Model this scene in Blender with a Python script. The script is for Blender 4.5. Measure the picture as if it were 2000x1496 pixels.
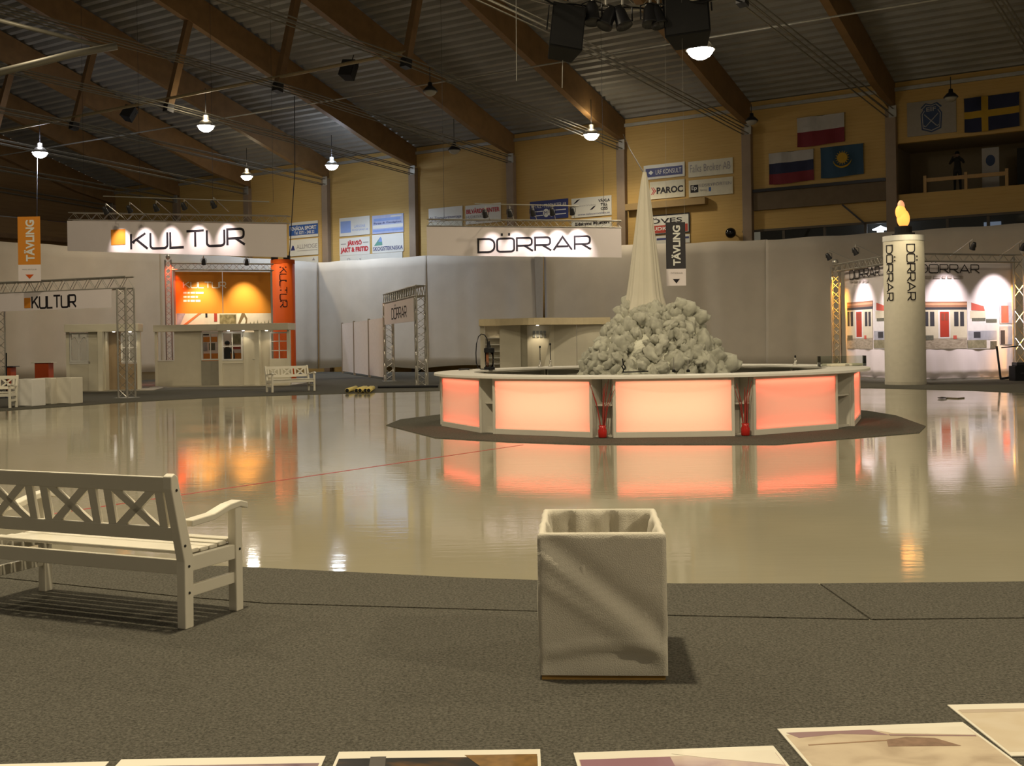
import bpy, bmesh, math, random
from mathutils import Vector, Matrix
random.seed(7)
sc = bpy.context.scene
COL = sc.collection
for o in list(bpy.data.objects): bpy.data.objects.remove(o)

# ---------------------------------------------------------------- camera
F, YH, EYE, ROLL = 2200.0, 667.0, 1.6, math.radians(0.9)
CR, SR = math.cos(ROLL), math.sin(ROLL)
cam = bpy.data.objects.new('camera', bpy.data.cameras.new('camera')); COL.objects.link(cam); sc.camera = cam
cam.data.sensor_fit = 'HORIZONTAL'; cam.data.sensor_width = 36; cam.data.lens = F * 36 / 2000
cam.data.shift_x = 0.0006; cam.data.shift_y = -(748 - YH) / 2000
cam.data.clip_end = 400
R_ = Matrix(((CR, SR, 0), (0, 0, -1), (-SR, CR, 0)))     # columns: right, up, back
cam.matrix_world = Matrix.Translation((0, 0, EYE)) @ R_.to_4x4()

# ---------------------------------------------------------------- world, exposure, hall lights out of view, some added as fill
w = bpy.data.worlds.new('hall_air'); sc.world = w; w.use_nodes = True
w.node_tree.nodes['Background'].inputs[0].default_value = (1.0, 0.86, 0.64, 1)
w.node_tree.nodes['Background'].inputs[1].default_value = 0.105
sc.view_settings.view_transform = 'Standard'; sc.view_settings.look = 'None'
sc.view_settings.gamma = 1; sc.view_settings.use_curve_mapping = False
sc.view_settings.exposure = 0.0
sc.cycles.use_denoising = True
sc.cycles.max_bounces = 6; sc.cycles.diffuse_bounces = 3; sc.cycles.glossy_bounces = 3
sc.cycles.transmission_bounces = 4; sc.cycles.sample_clamp_indirect = 4.0
WARM = (1.0, 0.84, 0.56)
def spot(name, loc, target, power, color, angle=150, blend=0.5, radius=0.25, parent=None):
    l = bpy.data.lights.new(name, 'SPOT'); l.energy = power; l.color = color
    l.spot_size = math.radians(angle); l.spot_blend = blend; l.shadow_soft_size = radius
    o = bpy.data.objects.new(name, l); COL.objects.link(o); o.location = loc
    d = Vector(target) - Vector(loc)
    o.rotation_euler = d.to_track_quat('-Z', 'Y').to_euler()
    if parent:
        o.parent = parent; o.matrix_parent_inverse = parent_matrix(parent).inverted()
    return o
def parent_matrix(p):
    m = p.matrix_basis.copy()
    return parent_matrix(p.parent) @ m if p.parent else m
for (x, y, z, p) in ((-1.6, 6.4, 12.5, 5200), (13, 11, 12.5, 2000), (-11.5, 14, 12.5, 1800), (-7, 22, 12.5, 1500),
                     (14.5, 24, 12.5, 800), (-15, 30, 13.2, 1300), (3, 33, 13.5, 1300),
                     (16, -3, 12.5, 5200), (-19, -1, 12.5, 700)):  # last pair, on the camera side, added to brighten upright faces
    spot('unseen_hall_light', (x, y, z), (x, y, 0), p, WARM, 160, 0.4, 0.3)

# ---------------------------------------------------------------- geometry of the place
def unroll(px, py):
    dx, dy = px - 1000, py - 748
    return 1000 + CR * dx - SR * dy, 748 + SR * dx + CR * dy
def ray(px, py):
    x, y = unroll(px, py)
    return (x - 1000) / F, (YH - y) / F
def at(px, py, d):
    a, b = ray(px, py); return Vector((a * d, d, EYE + b * d))
def G(px, py, z=0.0):
    a, b = ray(px, py); d = (z - EYE) / b; return Vector((a * d, d, z))
TH = math.atan2(1440, 2200)
U = Vector((math.sin(TH), math.cos(TH), 0))       # horizontal, straight at the long wall
EX = Vector((math.cos(TH), -math.sin(TH), 0))     # along the long wall, to the right
ROTW = -TH                                        # rotation about z of a thing that faces the hall from the long wall
DC, DW = 49.0, 50.5                               # curtain and wall distances along U
def onwall(px, py, D=DW):
    a, b = ray(px, py); d = D / (U.x * a + U.y); return Vector((a * d, d, EYE + b * d))

# ---------------------------------------------------------------- materials
MATS = {}
def pm(name, color, rough=0.6, metal=0.0, noise=None, bump=None, spec=0.5, emis=None, estr=1.0, ior=None, coords='Object', var=0.25):
    """principled material; noise=(scale, strength) varies colour, bump=(scale, strength)"""
    if name in MATS: return MATS[name]
    m = bpy.data.materials.new(name); m.use_nodes = True; MATS[name] = m
    nt = m.node_tree; b = nt.nodes['Principled BSDF']
    b.inputs['Base Color'].default_value = (*color, 1); b.inputs['Roughness'].default_value = rough
    b.inputs['Metallic'].default_value = metal; b.inputs['Specular IOR Level'].default_value = spec
    if ior: b.inputs['IOR'].default_value = ior
    if emis: b.inputs['Emission Color'].default_value = (*emis, 1); b.inputs['Emission Strength'].default_value = estr
    tc = nt.nodes.new('ShaderNodeTexCoord')
    if noise is None: noise = (6.0, 0.10)
    n = nt.nodes.new('ShaderNodeTexNoise'); n.inputs['Scale'].default_value = noise[0]; n.inputs['Detail'].default_value = 3
    nt.links.new(tc.outputs[coords], n.inputs['Vector'])
    mx = nt.nodes.new('ShaderNodeMix'); mx.data_type = 'RGBA'
    k = noise[1]
    mx.inputs[6].default_value = (*[c * (1 - k) for c in color], 1); mx.inputs[7].default_value = (*[min(1, c * (1 + k)) for c in color], 1)
    nt.links.new(n.outputs['Fac'], mx.inputs[0]); nt.links.new(mx.outputs[2], b.inputs['Base Color'])
    if bump:
        n2 = nt.nodes.new('ShaderNodeTexNoise'); n2.inputs['Scale'].default_value = bump[0]; n2.inputs['Detail'].default_value = 2
        nt.links.new(tc.outputs[coords], n2.inputs['Vector'])
        bp = nt.nodes.new('ShaderNodeBump'); bp.inputs['Strength'].default_value = bump[1]; bp.inputs['Distance'].default_value = 0.02
        nt.links.new(n2.outputs['Fac'], bp.inputs['Height']); nt.links.new(bp.outputs['Normal'], b.inputs['Normal'])
    return m
def glow(name, color, strength):
    return pm(name, color, 0.5, emis=color, estr=strength)

def wave_mat(name, c1, c2, scale, axis='Z', rough=0.7, bump=0.4, noise=0.3):
    """boards: bands across one axis"""
    m = bpy.data.materials.new(name); m.use_nodes = True; nt = m.node_tree; b = nt.nodes['Principled BSDF']
    b.inputs['Roughness'].default_value = rough
    tc = nt.nodes.new('ShaderNodeTexCoord'); wv = nt.nodes.new('ShaderNodeTexWave'); wv.bands_direction = axis
    wv.wave_profile = 'SAW'; wv.inputs['Scale'].default_value = scale; wv.inputs['Distortion'].default_value = 0
    nt.links.new(tc.outputs['Object'], wv.inputs['Vector'])
    rp = nt.nodes.new('ShaderNodeValToRGB'); rp.color_ramp.elements[0].position = 0.0; rp.color_ramp.elements[0].color = (0.72, 0.72, 0.72, 1)
    rp.color_ramp.elements[1].position = 0.08; rp.color_ramp.elements[1].color = (1, 1, 1, 1)
    nt.links.new(wv.outputs['Fac'], rp.inputs['Fac'])
    n = nt.nodes.new('ShaderNodeTexNoise'); n.inputs['Scale'].default_value = 1.3; n.inputs['Detail'].default_value = 5
    mp = nt.nodes.new('ShaderNodeMapping'); mp.inputs['Scale'].default_value = (0.5, 0.5, 6)
    nt.links.new(tc.outputs['Object'], mp.inputs['Vector']); nt.links.new(mp.outputs['Vector'], n.inputs['Vector'])
    mx = nt.nodes.new('ShaderNodeMix'); mx.data_type = 'RGBA'; mx.inputs[6].default_value = (*c1, 1); mx.inputs[7].default_value = (*c2, 1)
    nt.links.new(n.outputs['Fac'], mx.inputs[0])
    ml = nt.nodes.new('ShaderNodeMix'); ml.data_type = 'RGBA'; ml.blend_type = 'MULTIPLY'; ml.inputs[0].default_value = 1
    nt.links.new(mx.outputs[2], ml.inputs[6]); nt.links.new(rp.outputs['Color'], ml.inputs[7])
    nt.links.new(ml.outputs[2], b.inputs['Base Color'])
    bp = nt.nodes.new('ShaderNodeBump'); bp.inputs['Strength'].default_value = bump; bp.inputs['Distance'].default_value = 0.01
    nt.links.new(rp.outputs['Color'], bp.inputs['Height']); nt.links.new(bp.outputs['Normal'], b.inputs['Normal'])
    MATS[name] = m; return m

M_white = pm('white_paint', (0.72, 0.70, 0.66), 0.45, noise=(9, 0.05))
M_alu = pm('aluminium', (0.46, 0.44, 0.40), 0.38, 0.75, noise=(20, 0.12))
M_black = pm('black_plastic', (0.010, 0.010, 0.012), 0.6, spec=0.2)
M_dark = pm('dark_metal', (0.035, 0.035, 0.04), 0.4, 0.5)
M_steel = pm('galvanised_steel', (0.38, 0.37, 0.34), 0.5, 0.4, noise=(5, 0.2))
M_glulam = pm('glulam', (0.225, 0.128, 0.05), 0.6, noise=(2.2, 0.3))
M_glulamd = pm('dark_glulam', (0.20, 0.115, 0.05), 0.6, noise=(2.2, 0.3))
M_column = pm('column_paint', (0.26, 0.19, 0.13), 0.6, noise=(2.0, 0.2))
M_deck = pm('roof_sheet', (0.30, 0.29, 0.27), 0.55, 0.1, noise=(0.8, 0.25))
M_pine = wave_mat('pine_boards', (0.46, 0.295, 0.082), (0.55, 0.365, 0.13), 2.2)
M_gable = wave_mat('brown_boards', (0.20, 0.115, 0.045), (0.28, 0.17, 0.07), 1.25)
M_cloth = pm('curtain_cloth', (0.58, 0.52, 0.44), 0.9, noise=(1.2, 0.10), bump=(60, 0.15), spec=0.1)
M_canvas = pm('canvas_white', (0.66, 0.62, 0.53), 0.9, noise=(5, 0.07), bump=(180, 0.25), spec=0.1)
M_print = pm('banner_white', (0.80, 0.73, 0.75), 0.6, noise=(2, 0.03), spec=0.2)
M_ink = pm('ink_black', (0.018, 0.015, 0.02), 0.5, spec=0.2)
M_orange = pm('banner_orange', (0.66, 0.25, 0.03), 0.6, noise=(2, 0.05), spec=0.2)
M_dorange = pm('banner_dark_orange', (0.60, 0.095, 0.008), 0.6, noise=(2, 0.05), spec=0.2)
M_lacq = pm('cream_lacquer', (0.76, 0.71, 0.57), 0.4, noise=(3, 0.06))
M_lacqd = pm('cream_panel', (0.64, 0.59, 0.47), 0.5, noise=(3, 0.08))
M_red = pm('red_glaze', (0.45, 0.02, 0.015), 0.2)
M_stick = pm('red_stick', (0.32, 0.03, 0.02), 0.6)
M_glass = None
def glassm():
    m = bpy.data.materials.new('thin_glass'); m.use_nodes = True; nt = m.node_tree; nt.nodes.clear()
    out = nt.nodes.new('ShaderNodeOutputMaterial'); mix = nt.nodes.new('ShaderNodeMixShader'); t = nt.nodes.new('ShaderNodeBsdfTransparent')
    g = nt.nodes.new('ShaderNodeBsdfGlossy'); g.inputs['Roughness'].default_value = 0.03; t.inputs[0].default_value = (0.93, 0.95, 0.93, 1)
    lw = nt.nodes.new('ShaderNodeFresnel'); lw.inputs[0].default_value = 1.45
    nt.links.new(lw.outputs[0], mix.inputs[0]); nt.links.new(t.outputs[0], mix.inputs[1]); nt.links.new(g.outputs[0], mix.inputs[2])
    nt.links.new(mix.outputs[0], out.inputs[0]); MATS['thin_glass'] = m; return m
M_glass = glassm()

# ---------------------------------------------------------------- mesh helpers
class MB:
    def __init__(s): s.v = []; s.f = []; s.mi = []; s.m = 0
    def add(s, vs, fs):
        o = len(s.v); s.v += [tuple(x) for x in vs]
        for f in fs: s.f.append([i + o for i in f]); s.mi.append(s.m)
        return s
    def box(s, cx, cy, cz, sx, sy, sz):
        x, y, z = sx / 2, sy / 2, sz / 2
        vs = [(cx + a * x, cy + b * y, cz + c * z) for a in (-1, 1) for b in (-1, 1) for c in (-1, 1)]
        return s.add(vs, [(0, 1, 3, 2), (4, 6, 7, 5), (0, 4, 5, 1), (2, 3, 7, 6), (0, 2, 6, 4), (1, 5, 7, 3)])
    def lohi(s, x0, x1, y0, y1, z0, z1):
        return s.box((x0 + x1) / 2, (y0 + y1) / 2, (z0 + z1) / 2, x1 - x0, y1 - y0, z1 - z0)
    def bar(s, p0, p1, wd, ht, up=(0, 0, 1)):
        p0, p1 = Vector(p0), Vector(p1); d = (p1 - p0).normalized(); a = d.cross(Vector(up))
        a = a.normalized() if a.length > 1e-6 else Vector((1, 0, 0)); b = a.cross(d)
        vs = []
        for p in (p0, p1):
            for (i, j) in ((-1, -1), (1, -1), (1, 1), (-1, 1)): vs.append(p + a * (i * wd / 2) + b * (j * ht / 2))
        return s.add(vs, [(0, 3, 2, 1), (4, 5, 6, 7), (0, 1, 5, 4), (1, 2, 6, 5), (2, 3, 7, 6), (3, 0, 4, 7)])
    def tube(s, pts, r, n=6, closed=False, cap=True):
        pts = [Vector(p) for p in pts]; N = len(pts); rs = r if isinstance(r, (list, tuple)) else [r] * N
        vs = []; ref = None
        for i, p in enumerate(pts):
            if closed: d = (pts[(i + 1) % N] - pts[i - 1])
            else: d = pts[min(i + 1, N - 1)] - pts[max(i - 1, 0)]
            d.normalize()
            if ref is None or abs(ref.dot(d)) > 0.95: ref = Vector((0, 0, 1)) if abs(d.z) < 0.9 else Vector((1, 0, 0))
            a = d.cross(ref).normalized(); b = a.cross(d)
            for k in range(n):
                t = 2 * math.pi * k / n; vs.append(p + (a * math.cos(t) + b * math.sin(t)) * rs[i])
        fs = []
        for i in range(N if closed else N - 1):
            j = (i + 1) % N
            for k in range(n): fs.append((i * n + k, i * n + (k + 1) % n, j * n + (k + 1) % n, j * n + k))
        if cap and not closed: fs += [tuple(range(n))[::-1], tuple((N - 1) * n + k for k in range(n))]
        return s.add(vs, fs)
    def lathe(s, prof, n=24, cx=0, cy=0):
        vs = []; fs = []
        for (r, z) in prof:
            for k in range(n):
                t = 2 * math.pi * k / n; vs.append((cx + r * math.cos(t), cy + r * math.sin(t), z))
        for i in range(len(prof) - 1):
            for k in range(n): fs.append((i * n + k, i * n + (k + 1) % n, (i + 1) * n + (k + 1) % n, (i + 1) * n + k))
        if prof[0][0] > 1e-5: fs.append(tuple(range(n))[::-1])
        if prof[-1][0] > 1e-5: fs.append(tuple((len(prof) - 1) * n + k for k in range(n)))
        return s.add(vs, fs)
    def prism(s, pts, z0, z1):
        """pts: 2-D outline in xy"""
        n = len(pts); vs = [(x, y, z0) for x, y in pts] + [(x, y, z1) for x, y in pts]
        return s.add(vs, [tuple(range(n))[::-1], tuple(range(n, 2 * n))] + [(i, (i + 1) % n, n + (i + 1) % n, n + i) for i in range(n)])
    def plate(s, pts, y0, y1):
        """pts: outline in xz (counter-clockwise seen from -y), from y0 to y1"""
        n = len(pts); vs = [(x, y0, z) for x, z in pts] + [(x, y1, z) for x, z in pts]
        return s.add(vs, [tuple(range(n)), tuple(range(n, 2 * n))[::-1]] + [(i, n + i, n + (i + 1) % n, (i + 1) % n) for i in range(n)])
    def grid(s, nx, ny, fn, closed=False):
        vs = [fn(i / (nx if closed else nx - 1), j / (ny - 1)) for j in range(ny) for i in range(nx)]
        fs = [(j * nx + i, j * nx + (i + 1) % nx, (j + 1) * nx + (i + 1) % nx, (j + 1) * nx + i) for j in range(ny - 1) for i in range(nx if closed else nx - 1)]
        return s.add(vs, fs)
    def mesh(s, name, mats):
        me = bpy.data.meshes.new(name); me.from_pydata(s.v, [], s.f)
        for m in (mats if isinstance(mats, (list, tuple)) else [mats]): me.materials.append(m)
        if isinstance(mats, (list, tuple)) and len(mats) > 1: me.polygons.foreach_set('material_index', s.mi)
        bm = bmesh.new(); bm.from_mesh(me); bmesh.ops.recalc_face_normals(bm, faces=bm.faces); bm.to_mesh(me); bm.free()
        me.update(); return me
    def build(s, name, mats, parent=None, smooth=False, bevel=0, loc=None, rotz=None):
        o = bpy.data.objects.new(name, s.mesh(name, mats)); COL.objects.link(o)
        if parent: o.parent = parent
        if loc is not None: o.location = loc
        if rotz is not None: o.rotation_euler = (0, 0, rotz)
        if smooth:
            for p in o.data.polygons: p.use_smooth = True
        if bevel:
            b = o.modifiers.new('bevel', 'BEVEL'); b.width = bevel; b.segments = 2; b.limit_method = 'ANGLE'
        return o
def tag(o, label, cat, group=None, kind=None):
    o['label'] = label; o['category'] = cat
    if group: o['group'] = group
    if kind: o['kind'] = kind
    return o
def thing(name, label, cat, loc=(0, 0, 0), rotz=0, group=None):
    o = bpy.data.objects.new(name, None); COL.objects.link(o); o.location = loc; o.rotation_euler = (0, 0, rotz)
    o.empty_display_size = 0.1
    return tag(o, label, cat, group)
def struct(name, mb, m, parent=None, **kw):
    o = mb.build(name, m, parent, **kw)
    if not parent: o['kind'] = 'structure'
    return o
def sroot(name, loc=(0, 0, 0), rotz=0):
    o = bpy.data.objects.new(name, None); COL.objects.link(o); o.location = loc; o.rotation_euler = (0, 0, rotz); o['kind'] = 'structure'
    return o
def child(o, src, name=None):
    """a copy of a part, sharing its mesh"""
    c = src.copy(); COL.objects.link(c); c.parent = o; return c

# ---------------------------------------------------------------- lettering
def strip(pts, wd, closed=False):
    """a mitred stroke: returns verts, quads in 2-D"""
    pts = [Vector(p) for p in pts]; N = len(pts); L = []; Rr = []
    for i, p in enumerate(pts):
        a = pts[i - 1] if (i > 0 or closed) else None; b = pts[(i + 1) % N] if (i < N - 1 or closed) else None
        d1 = (p - a).normalized() if a is not None else None; d2 = (b - p).normalized() if b is not None else None
        if d1 is None: d1 = d2
        if d2 is None: d2 = d1
        n1 = Vector((-d1.y, d1.x)); n2 = Vector((-d2.y, d2.x)); m = (n1 + n2)
        m = m.normalized() if m.length > 1e-4 else n1
        k = wd / 2 / max(0.45, m.dot(n1)); L.append(p + m * k); Rr.append(p - m * k)
    vs = L + Rr; fs = [(i, N + i, N + (i + 1) % N, (i + 1) % N) for i in range(N if closed else N - 1)]
    return vs, fs
def rc(x, y, r, qx, qy, n=4):
    """rounded corner at (x,y): quarter arc, qx/qy = direction from corner towards the centre; returned in order vertical -> horizontal"""
    cx, cy = x + qx * r, y + qy * r
    return [(cx - qx * r * math.cos(t), cy - qy * r * math.sin(t)) for t in [math.pi / 2 * k / n for k in range(n + 1)]]
GLY = {}
GLY['K'] = (0.98, [([(0, 0), (0, 1)], 0), ([(0.86, 1), (0.10, 0.47), (0.20, 0.40)], 0), ([(0.34, 0.60), (0.98, 0)], 0)])
GLY['U'] = (1.0, [([(0, 1)] + rc(0, 0, 0.2, 1, 1) + rc(1, 0, 0.2, -1, 1)[::-1] + [(1, 1)], 0)])
GLY['L'] = (0.78, [([(0, 1), (0, 0), (0.78, 0)], 0)])
GLY['T'] = (1.0, [([(0, 1), (1, 1)], 0), ([(0.5, 0.96), (0.5, 0)], 0)])
GLY['R'] = (0.95, [([(0, 0), (0, 1)] + rc(0.92, 1, 0.2, -1, -1)[::-1] + rc(0.92, 0.42, 0.2, -1, 1) + [(0, 0.42)], 0), ([(0.45, 0.42), (0.98, 0)], 0)])
GLY['D'] = (1.0, [([(0, 0), (0, 1)] + rc(1, 1, 0.38, -1, -1)[::-1] + rc(1, 0, 0.38, -1, 1), 1)])
GLY['O'] = (1.05, [(rc(0, 1, 0.2, 1, -1) + rc(1.05, 1, 0.2, -1, -1)[::-1] + rc(1.05, 0, 0.2, -1, 1) + rc(0, 0, 0.2, 1, 1)[::-1], 1)])
GLY['Ö'] = (1.05, GLY['O'][1] + [([(0.30, 1.20), (0.30, 1.40)], 0), ([(0.75, 1.20), (0.75, 1.40)], 0)])
GLY['A'] = (1.12, [([(0, 0), (0.56, 1), (1.12, 0)], 0), ([(0.22, 0.28), (0.90, 0.28)], 0)])
def word_width(word, gap=0.17): return sum(GLY[c][0] for c in word) + gap * (len(word) - 1)
def word(parent, text, x, z, height, width, m, mapf=None, stroke=0.13, y=-0.012, gap=0.17, thick=0.006, name='letter'):
    """squarish display letters; lower left corner at x,z in the parent's xz plane (front = -y); each letter is a part"""
    sx = width / word_width(text, gap); sz = height; cx = x
    for c in text:
        gw, strokes = GLY[c]; mb = MB()
        for pts, closed in strokes:
            vs, fs = strip([(p[0] * sx, p[1] * sz) for p in pts], stroke * sz, bool(closed))
            f3 = []; n = len(vs)
            for off in (0, thick):
                for q in vs:
                    X, Z = cx + q.x, z + q.y
                    f3.append(mapf(X, Z, off) if mapf else (X, y - thick + off, Z))
            ff = list(fs) + [tuple(i + n for i in f[::-1]) for f in fs]
            N = n // 2
            edges = [(i, i + 1) for i in range(N - 1)] + ([(N - 1, 0)] if closed else [])
            for (i, j) in edges: ff.append((i, j, j + n, i + n)); ff.append((N + j, N + i, N + i + n, N + j + n))
            mb.add(f3, ff)
        mb.build(name, m, parent)
        cx += (gw + gap) * sx
def text(parent, s, x, z, wd, ht, m, y=-0.01, bold=0.0, vertical=False, name='lettering', shear=0.0, spacing=1.0):
    """built-in font fitted into a box with lower left corner x,z (parent's xz plane, front = -y)"""
    c = bpy.data.curves.new('lettering', 'FONT'); c.body = s; c.size = 1; c.extrude = 0.0; c.offset = bold; c.fill_mode = 'FRONT'
    c.shear = shear; c.space_character = spacing; c.resolution_u = 3
    c.materials.append(m)
    o = bpy.data.objects.new(name, c); COL.objects.link(o); o.parent = parent
    bpy.context.view_layer.update()
    bb = o.bound_box; x0, x1 = bb[0][0], bb[6][0]; y0, y1 = bb[0][1], bb[6][1]
    if vertical:      # reads upwards
        kx = ht / (x1 - x0); ky = wd / (y1 - y0); o.scale = (kx, ky, 1)
        o.rotation_euler = (math.pi / 2, -math.pi / 2, 0)
        o.location = (x + wd + y0 * ky, y, z - x0 * kx)
    else:
        kx = wd / (x1 - x0); ky = ht / (y1 - y0); o.scale = (kx, ky, 1)
        o.rotation_euler = (math.pi / 2, 0, 0); o.location = (x - x0 * kx, y, z - y0 * ky)
    me = bpy.data.meshes.new_from_object(o.evaluated_get(bpy.context.evaluated_depsgraph_get()))
    m2 = bpy.data.objects.new(name, me); COL.objects.link(m2); m2.parent = parent
    m2.location, m2.rotation_euler, m2.scale = o.location.copy(), o.rotation_euler.copy(), o.scale.copy()
    bpy.data.objects.remove(o); m2.name = name
    return m2
# ================================================================ THE SETTING
P0 = onwall(640, 400); P0.z = 0
S = 6.62
def W(px, py, D=DW):
    """pixel on the long wall -> (x, z) in the wall's own frame"""
    p = onwall(px, py, D); return (p - P0).dot(EX), p.z
ZE, SL, DEPTH = 12.35, 0.30, 1.15
# ---- ice floor
def ice_material():
    m = bpy.data.materials.new('ice'); m.use_nodes = True; nt = m.node_tree; b = nt.nodes['Principled BSDF']
    tc = nt.nodes.new('ShaderNodeTexCoord')
    n = nt.nodes.new('ShaderNodeTexNoise'); n.inputs['Scale'].default_value = 0.35; n.inputs['Detail'].default_value = 6
    nt.links.new(tc.outputs['Object'], n.inputs['Vector'])
    r = nt.nodes.new('ShaderNodeValToRGB'); r.color_ramp.elements[0].position = 0.3; r.color_ramp.elements[1].position = 0.75
    r.color_ramp.elements[0].color = (0.30, 0.275, 0.20, 1); r.color_ramp.elements[1].color = (0.37, 0.345, 0.26, 1)
    nt.links.new(n.outputs['Fac'], r.inputs['Fac']); nt.links.new(r.outputs['Color'], b.inputs['Base Color'])
    b.inputs['IOR'].default_value = 1.33; b.inputs['Specular IOR Level'].default_value = 0.55
    n3 = nt.nodes.new('ShaderNodeTexNoise'); n3.inputs['Scale'].default_value = 0.6; n3.inputs['Detail'].default_value = 3
    nt.links.new(tc.outputs['Object'], n3.inputs['Vector'])
    rr = nt.nodes.new('ShaderNodeMapRange'); rr.inputs[1].default_value = 0.35; rr.inputs[2].default_value = 0.7; rr.inputs[3].default_value = 0.03; rr.inputs[4].default_value = 0.10
    nt.links.new(n3.outputs['Fac'], rr.inputs[0]); nt.links.new(rr.outputs[0], b.inputs['Roughness'])
    mp = nt.nodes.new('ShaderNodeMapping'); mp.inputs['Scale'].default_value = (1.2, 5.0, 1); mp.inputs['Rotation'].default_value = (0, 0, 0.06)
    nt.links.new(tc.outputs['Object'], mp.inputs['Vector'])
    n2 = nt.nodes.new('ShaderNodeTexNoise'); n2.inputs['Scale'].default_value = 2.0; n2.inputs['Detail'].default_value = 4
    nt.links.new(mp.outputs['Vector'], n2.inputs['Vector'])
    bp = nt.nodes.new('ShaderNodeBump'); bp.inputs['Strength'].default_value = 0.05; bp.inputs['Distance'].default_value = 0.02
    nt.links.new(n2.outputs['Fac'], bp.inputs['Height']); nt.links.new(bp.outputs['Normal'], b.inputs['Normal'])
    MATS['ice'] = m; return m
M_ice = ice_material()
floor = struct('floor', MB().lohi(-70, 60, -8, 110, -0.2, 0.0), M_ice)
a_, b_ = G(100, 1004), G(945, 880)
dd = (b_ - a_).normalized(); a_ = a_ - dd * 3.0; b_ = b_ + dd * 1.0
MB().bar(a_ + Vector((0, 0, .001)), b_ + Vector((0, 0, .001)), 0.038, 0.003).build('marking_line', pm('red_line', (0.45, 0.06, 0.05), 0.3), floor)

# ---- carpets
def carpet_material():
    m = bpy.data.materials.new('needle_felt'); m.use_nodes = True; nt = m.node_tree; b = nt.nodes['Principled BSDF']
    b.inputs['Roughness'].default_value = 0.95; b.inputs['Specular IOR Level'].default_value = 0.1
    tc = nt.nodes.new('ShaderNodeTexCoord')
    n = nt.nodes.new('ShaderNodeTexNoise'); n.inputs['Scale'].default_value = 70; n.inputs['Detail'].default_value = 4
    n.inputs['Roughness'].default_value = 0.75
    nt.links.new(tc.outputs['Object'], n.inputs['Vector'])
    r = nt.nodes.new('ShaderNodeValToRGB'); r.color_ramp.elements[0].position = 0.3; r.color_ramp.elements[1].position = 0.75
    r.color_ramp.elements[0].color = (0.030, 0.028, 0.023, 1); r.color_ramp.elements[1].color = (0.165, 0.157, 0.132, 1)
    nt.links.new(n.outputs['Fac'], r.inputs['Fac'])
    n2 = nt.nodes.new('ShaderNodeTexNoise'); n2.inputs['Scale'].default_value = 0.9; nt.links.new(tc.outputs['Object'], n2.inputs['Vector'])
    mx = nt.nodes.new('ShaderNodeMix'); mx.data_type = 'RGBA'; mx.blend_type = 'MULTIPLY'; mx.inputs[0].default_value = 0.35
    nt.links.new(r.outputs['Color'], mx.inputs[6]); nt.links.new(n2.outputs['Color'], mx.inputs[7])
    nt.links.new(r.outputs['Color'], b.inputs['Base Color'])
    bp = nt.nodes.new('ShaderNodeBump'); bp.inputs['Strength'].default_value = 0.5; bp.inputs['Distance'].default_value = 0.01
    nt.links.new(n.outputs['Fac'], bp.inputs['Height']); nt.links.new(bp.outputs['Normal'], b.inputs['Normal'])
    MATS['needle_felt'] = m; return m
M_carpet = carpet_material()
def carpet(label, pts, z=0.012, group=None):
    c = MB().prism([(p[0], p[1]) for p in pts], 0.0005, z).build('carpet', M_carpet); tag(c, label, 'carpet'); return c
edge = [G(*p) for p in ((-900, 1058), (0, 1094), (250, 1102), (470, 1110), (700, 1121), (900, 1131), (1100, 1138), (1320, 1143), (1598, 1143))]
edge2 = [G(*p) for p in ((1602, 1143), (2000, 1139), (3400, 1125))]
seam = [G(*p) for p in ((-900, 1030 + 45), (13, 1132), (354, 1168), (520, 1181), (1062, 1197), (1317, 1205), (1697, 1213))]
seam2 = [G(*p) for p in ((1703, 1213), (2000, 1210), (3400, 1194))]
off = Vector((0, -0.025, 0))
carpet('long grey felt carpet strip along the near edge of the ice', edge + seam[::-1])
carpet('short grey felt carpet piece beside the diagonal seam at the ice', edge2 + seam2[::-1])
carpet('large grey felt carpet under the bench and the cloth bin', [p + off for p in seam] + [p + off for p in seam2] + [Vector((9, -3, 0)), Vector((-9, -3, 0))])
back_c = onwall(622, 600, DC - .3) - U * .1 + EX * .3; back_c.z = 0
back_r = back_c + EX * 43; back_l = back_c - U * 27
back = [G(*p) for p in ((-160, 815), (0, 803), (245, 786), (430, 776), (600, 771), (760, 766), (860, 763.5), (1100, 761), (1400, 759), (1700, 758), (1900, 763), (2000, 768), (2200, 778))]
carpet('wide grey felt carpet behind the ice reaching the white curtains', back + [back_r, back_c, back_l])

# ---- long wall with columns
wall = sroot('wall_back', P0, ROTW)
xr0 = W(1452, 450)[0]; xEnd = 46.0; xo = W(1742, 320)[0]
zb0, zb1 = 5.6, W(1600, 443)[1]
zo0, zo1 = W(1855, 372)[1], W(1855, 270)[1]
def wbox(name, x0, x1, z0, z1, y0=0, y1=0.25, m=None): return MB().lohi(x0, x1, y0, y1, z0, z1).build(name, m or M_pine, wall)
wbox('wall_section', -3 * S - 0.3, xr0, 0, ZE + .3); wbox('wall_section', xr0, xEnd, 0, zb0)
wbox('wall_section', xr0, xEnd, zb1, zo0); wbox('wall_section', xr0, xo, zo0, ZE + .3); wbox('wall_section', xo, xEnd, zo1, ZE + .3)
wbox('eave_strip', -3 * S, xEnd, ZE - 0.10, ZE + 0.06, -0.12, 0, M_steel)
for i in range(-3, 7):
    MB().lohi(i * S - 0.23, i * S + 0.23, -0.30, 0, 0, ZE - 0.85).build('column', M_column, wall, bevel=0.02)
    MB().lohi(i * S - 0.05, i * S + 0.27, -0.34, -0.30, ZE - 1.25, ZE - 0.75).build('bracket_plate', M_steel, wall)
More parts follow.
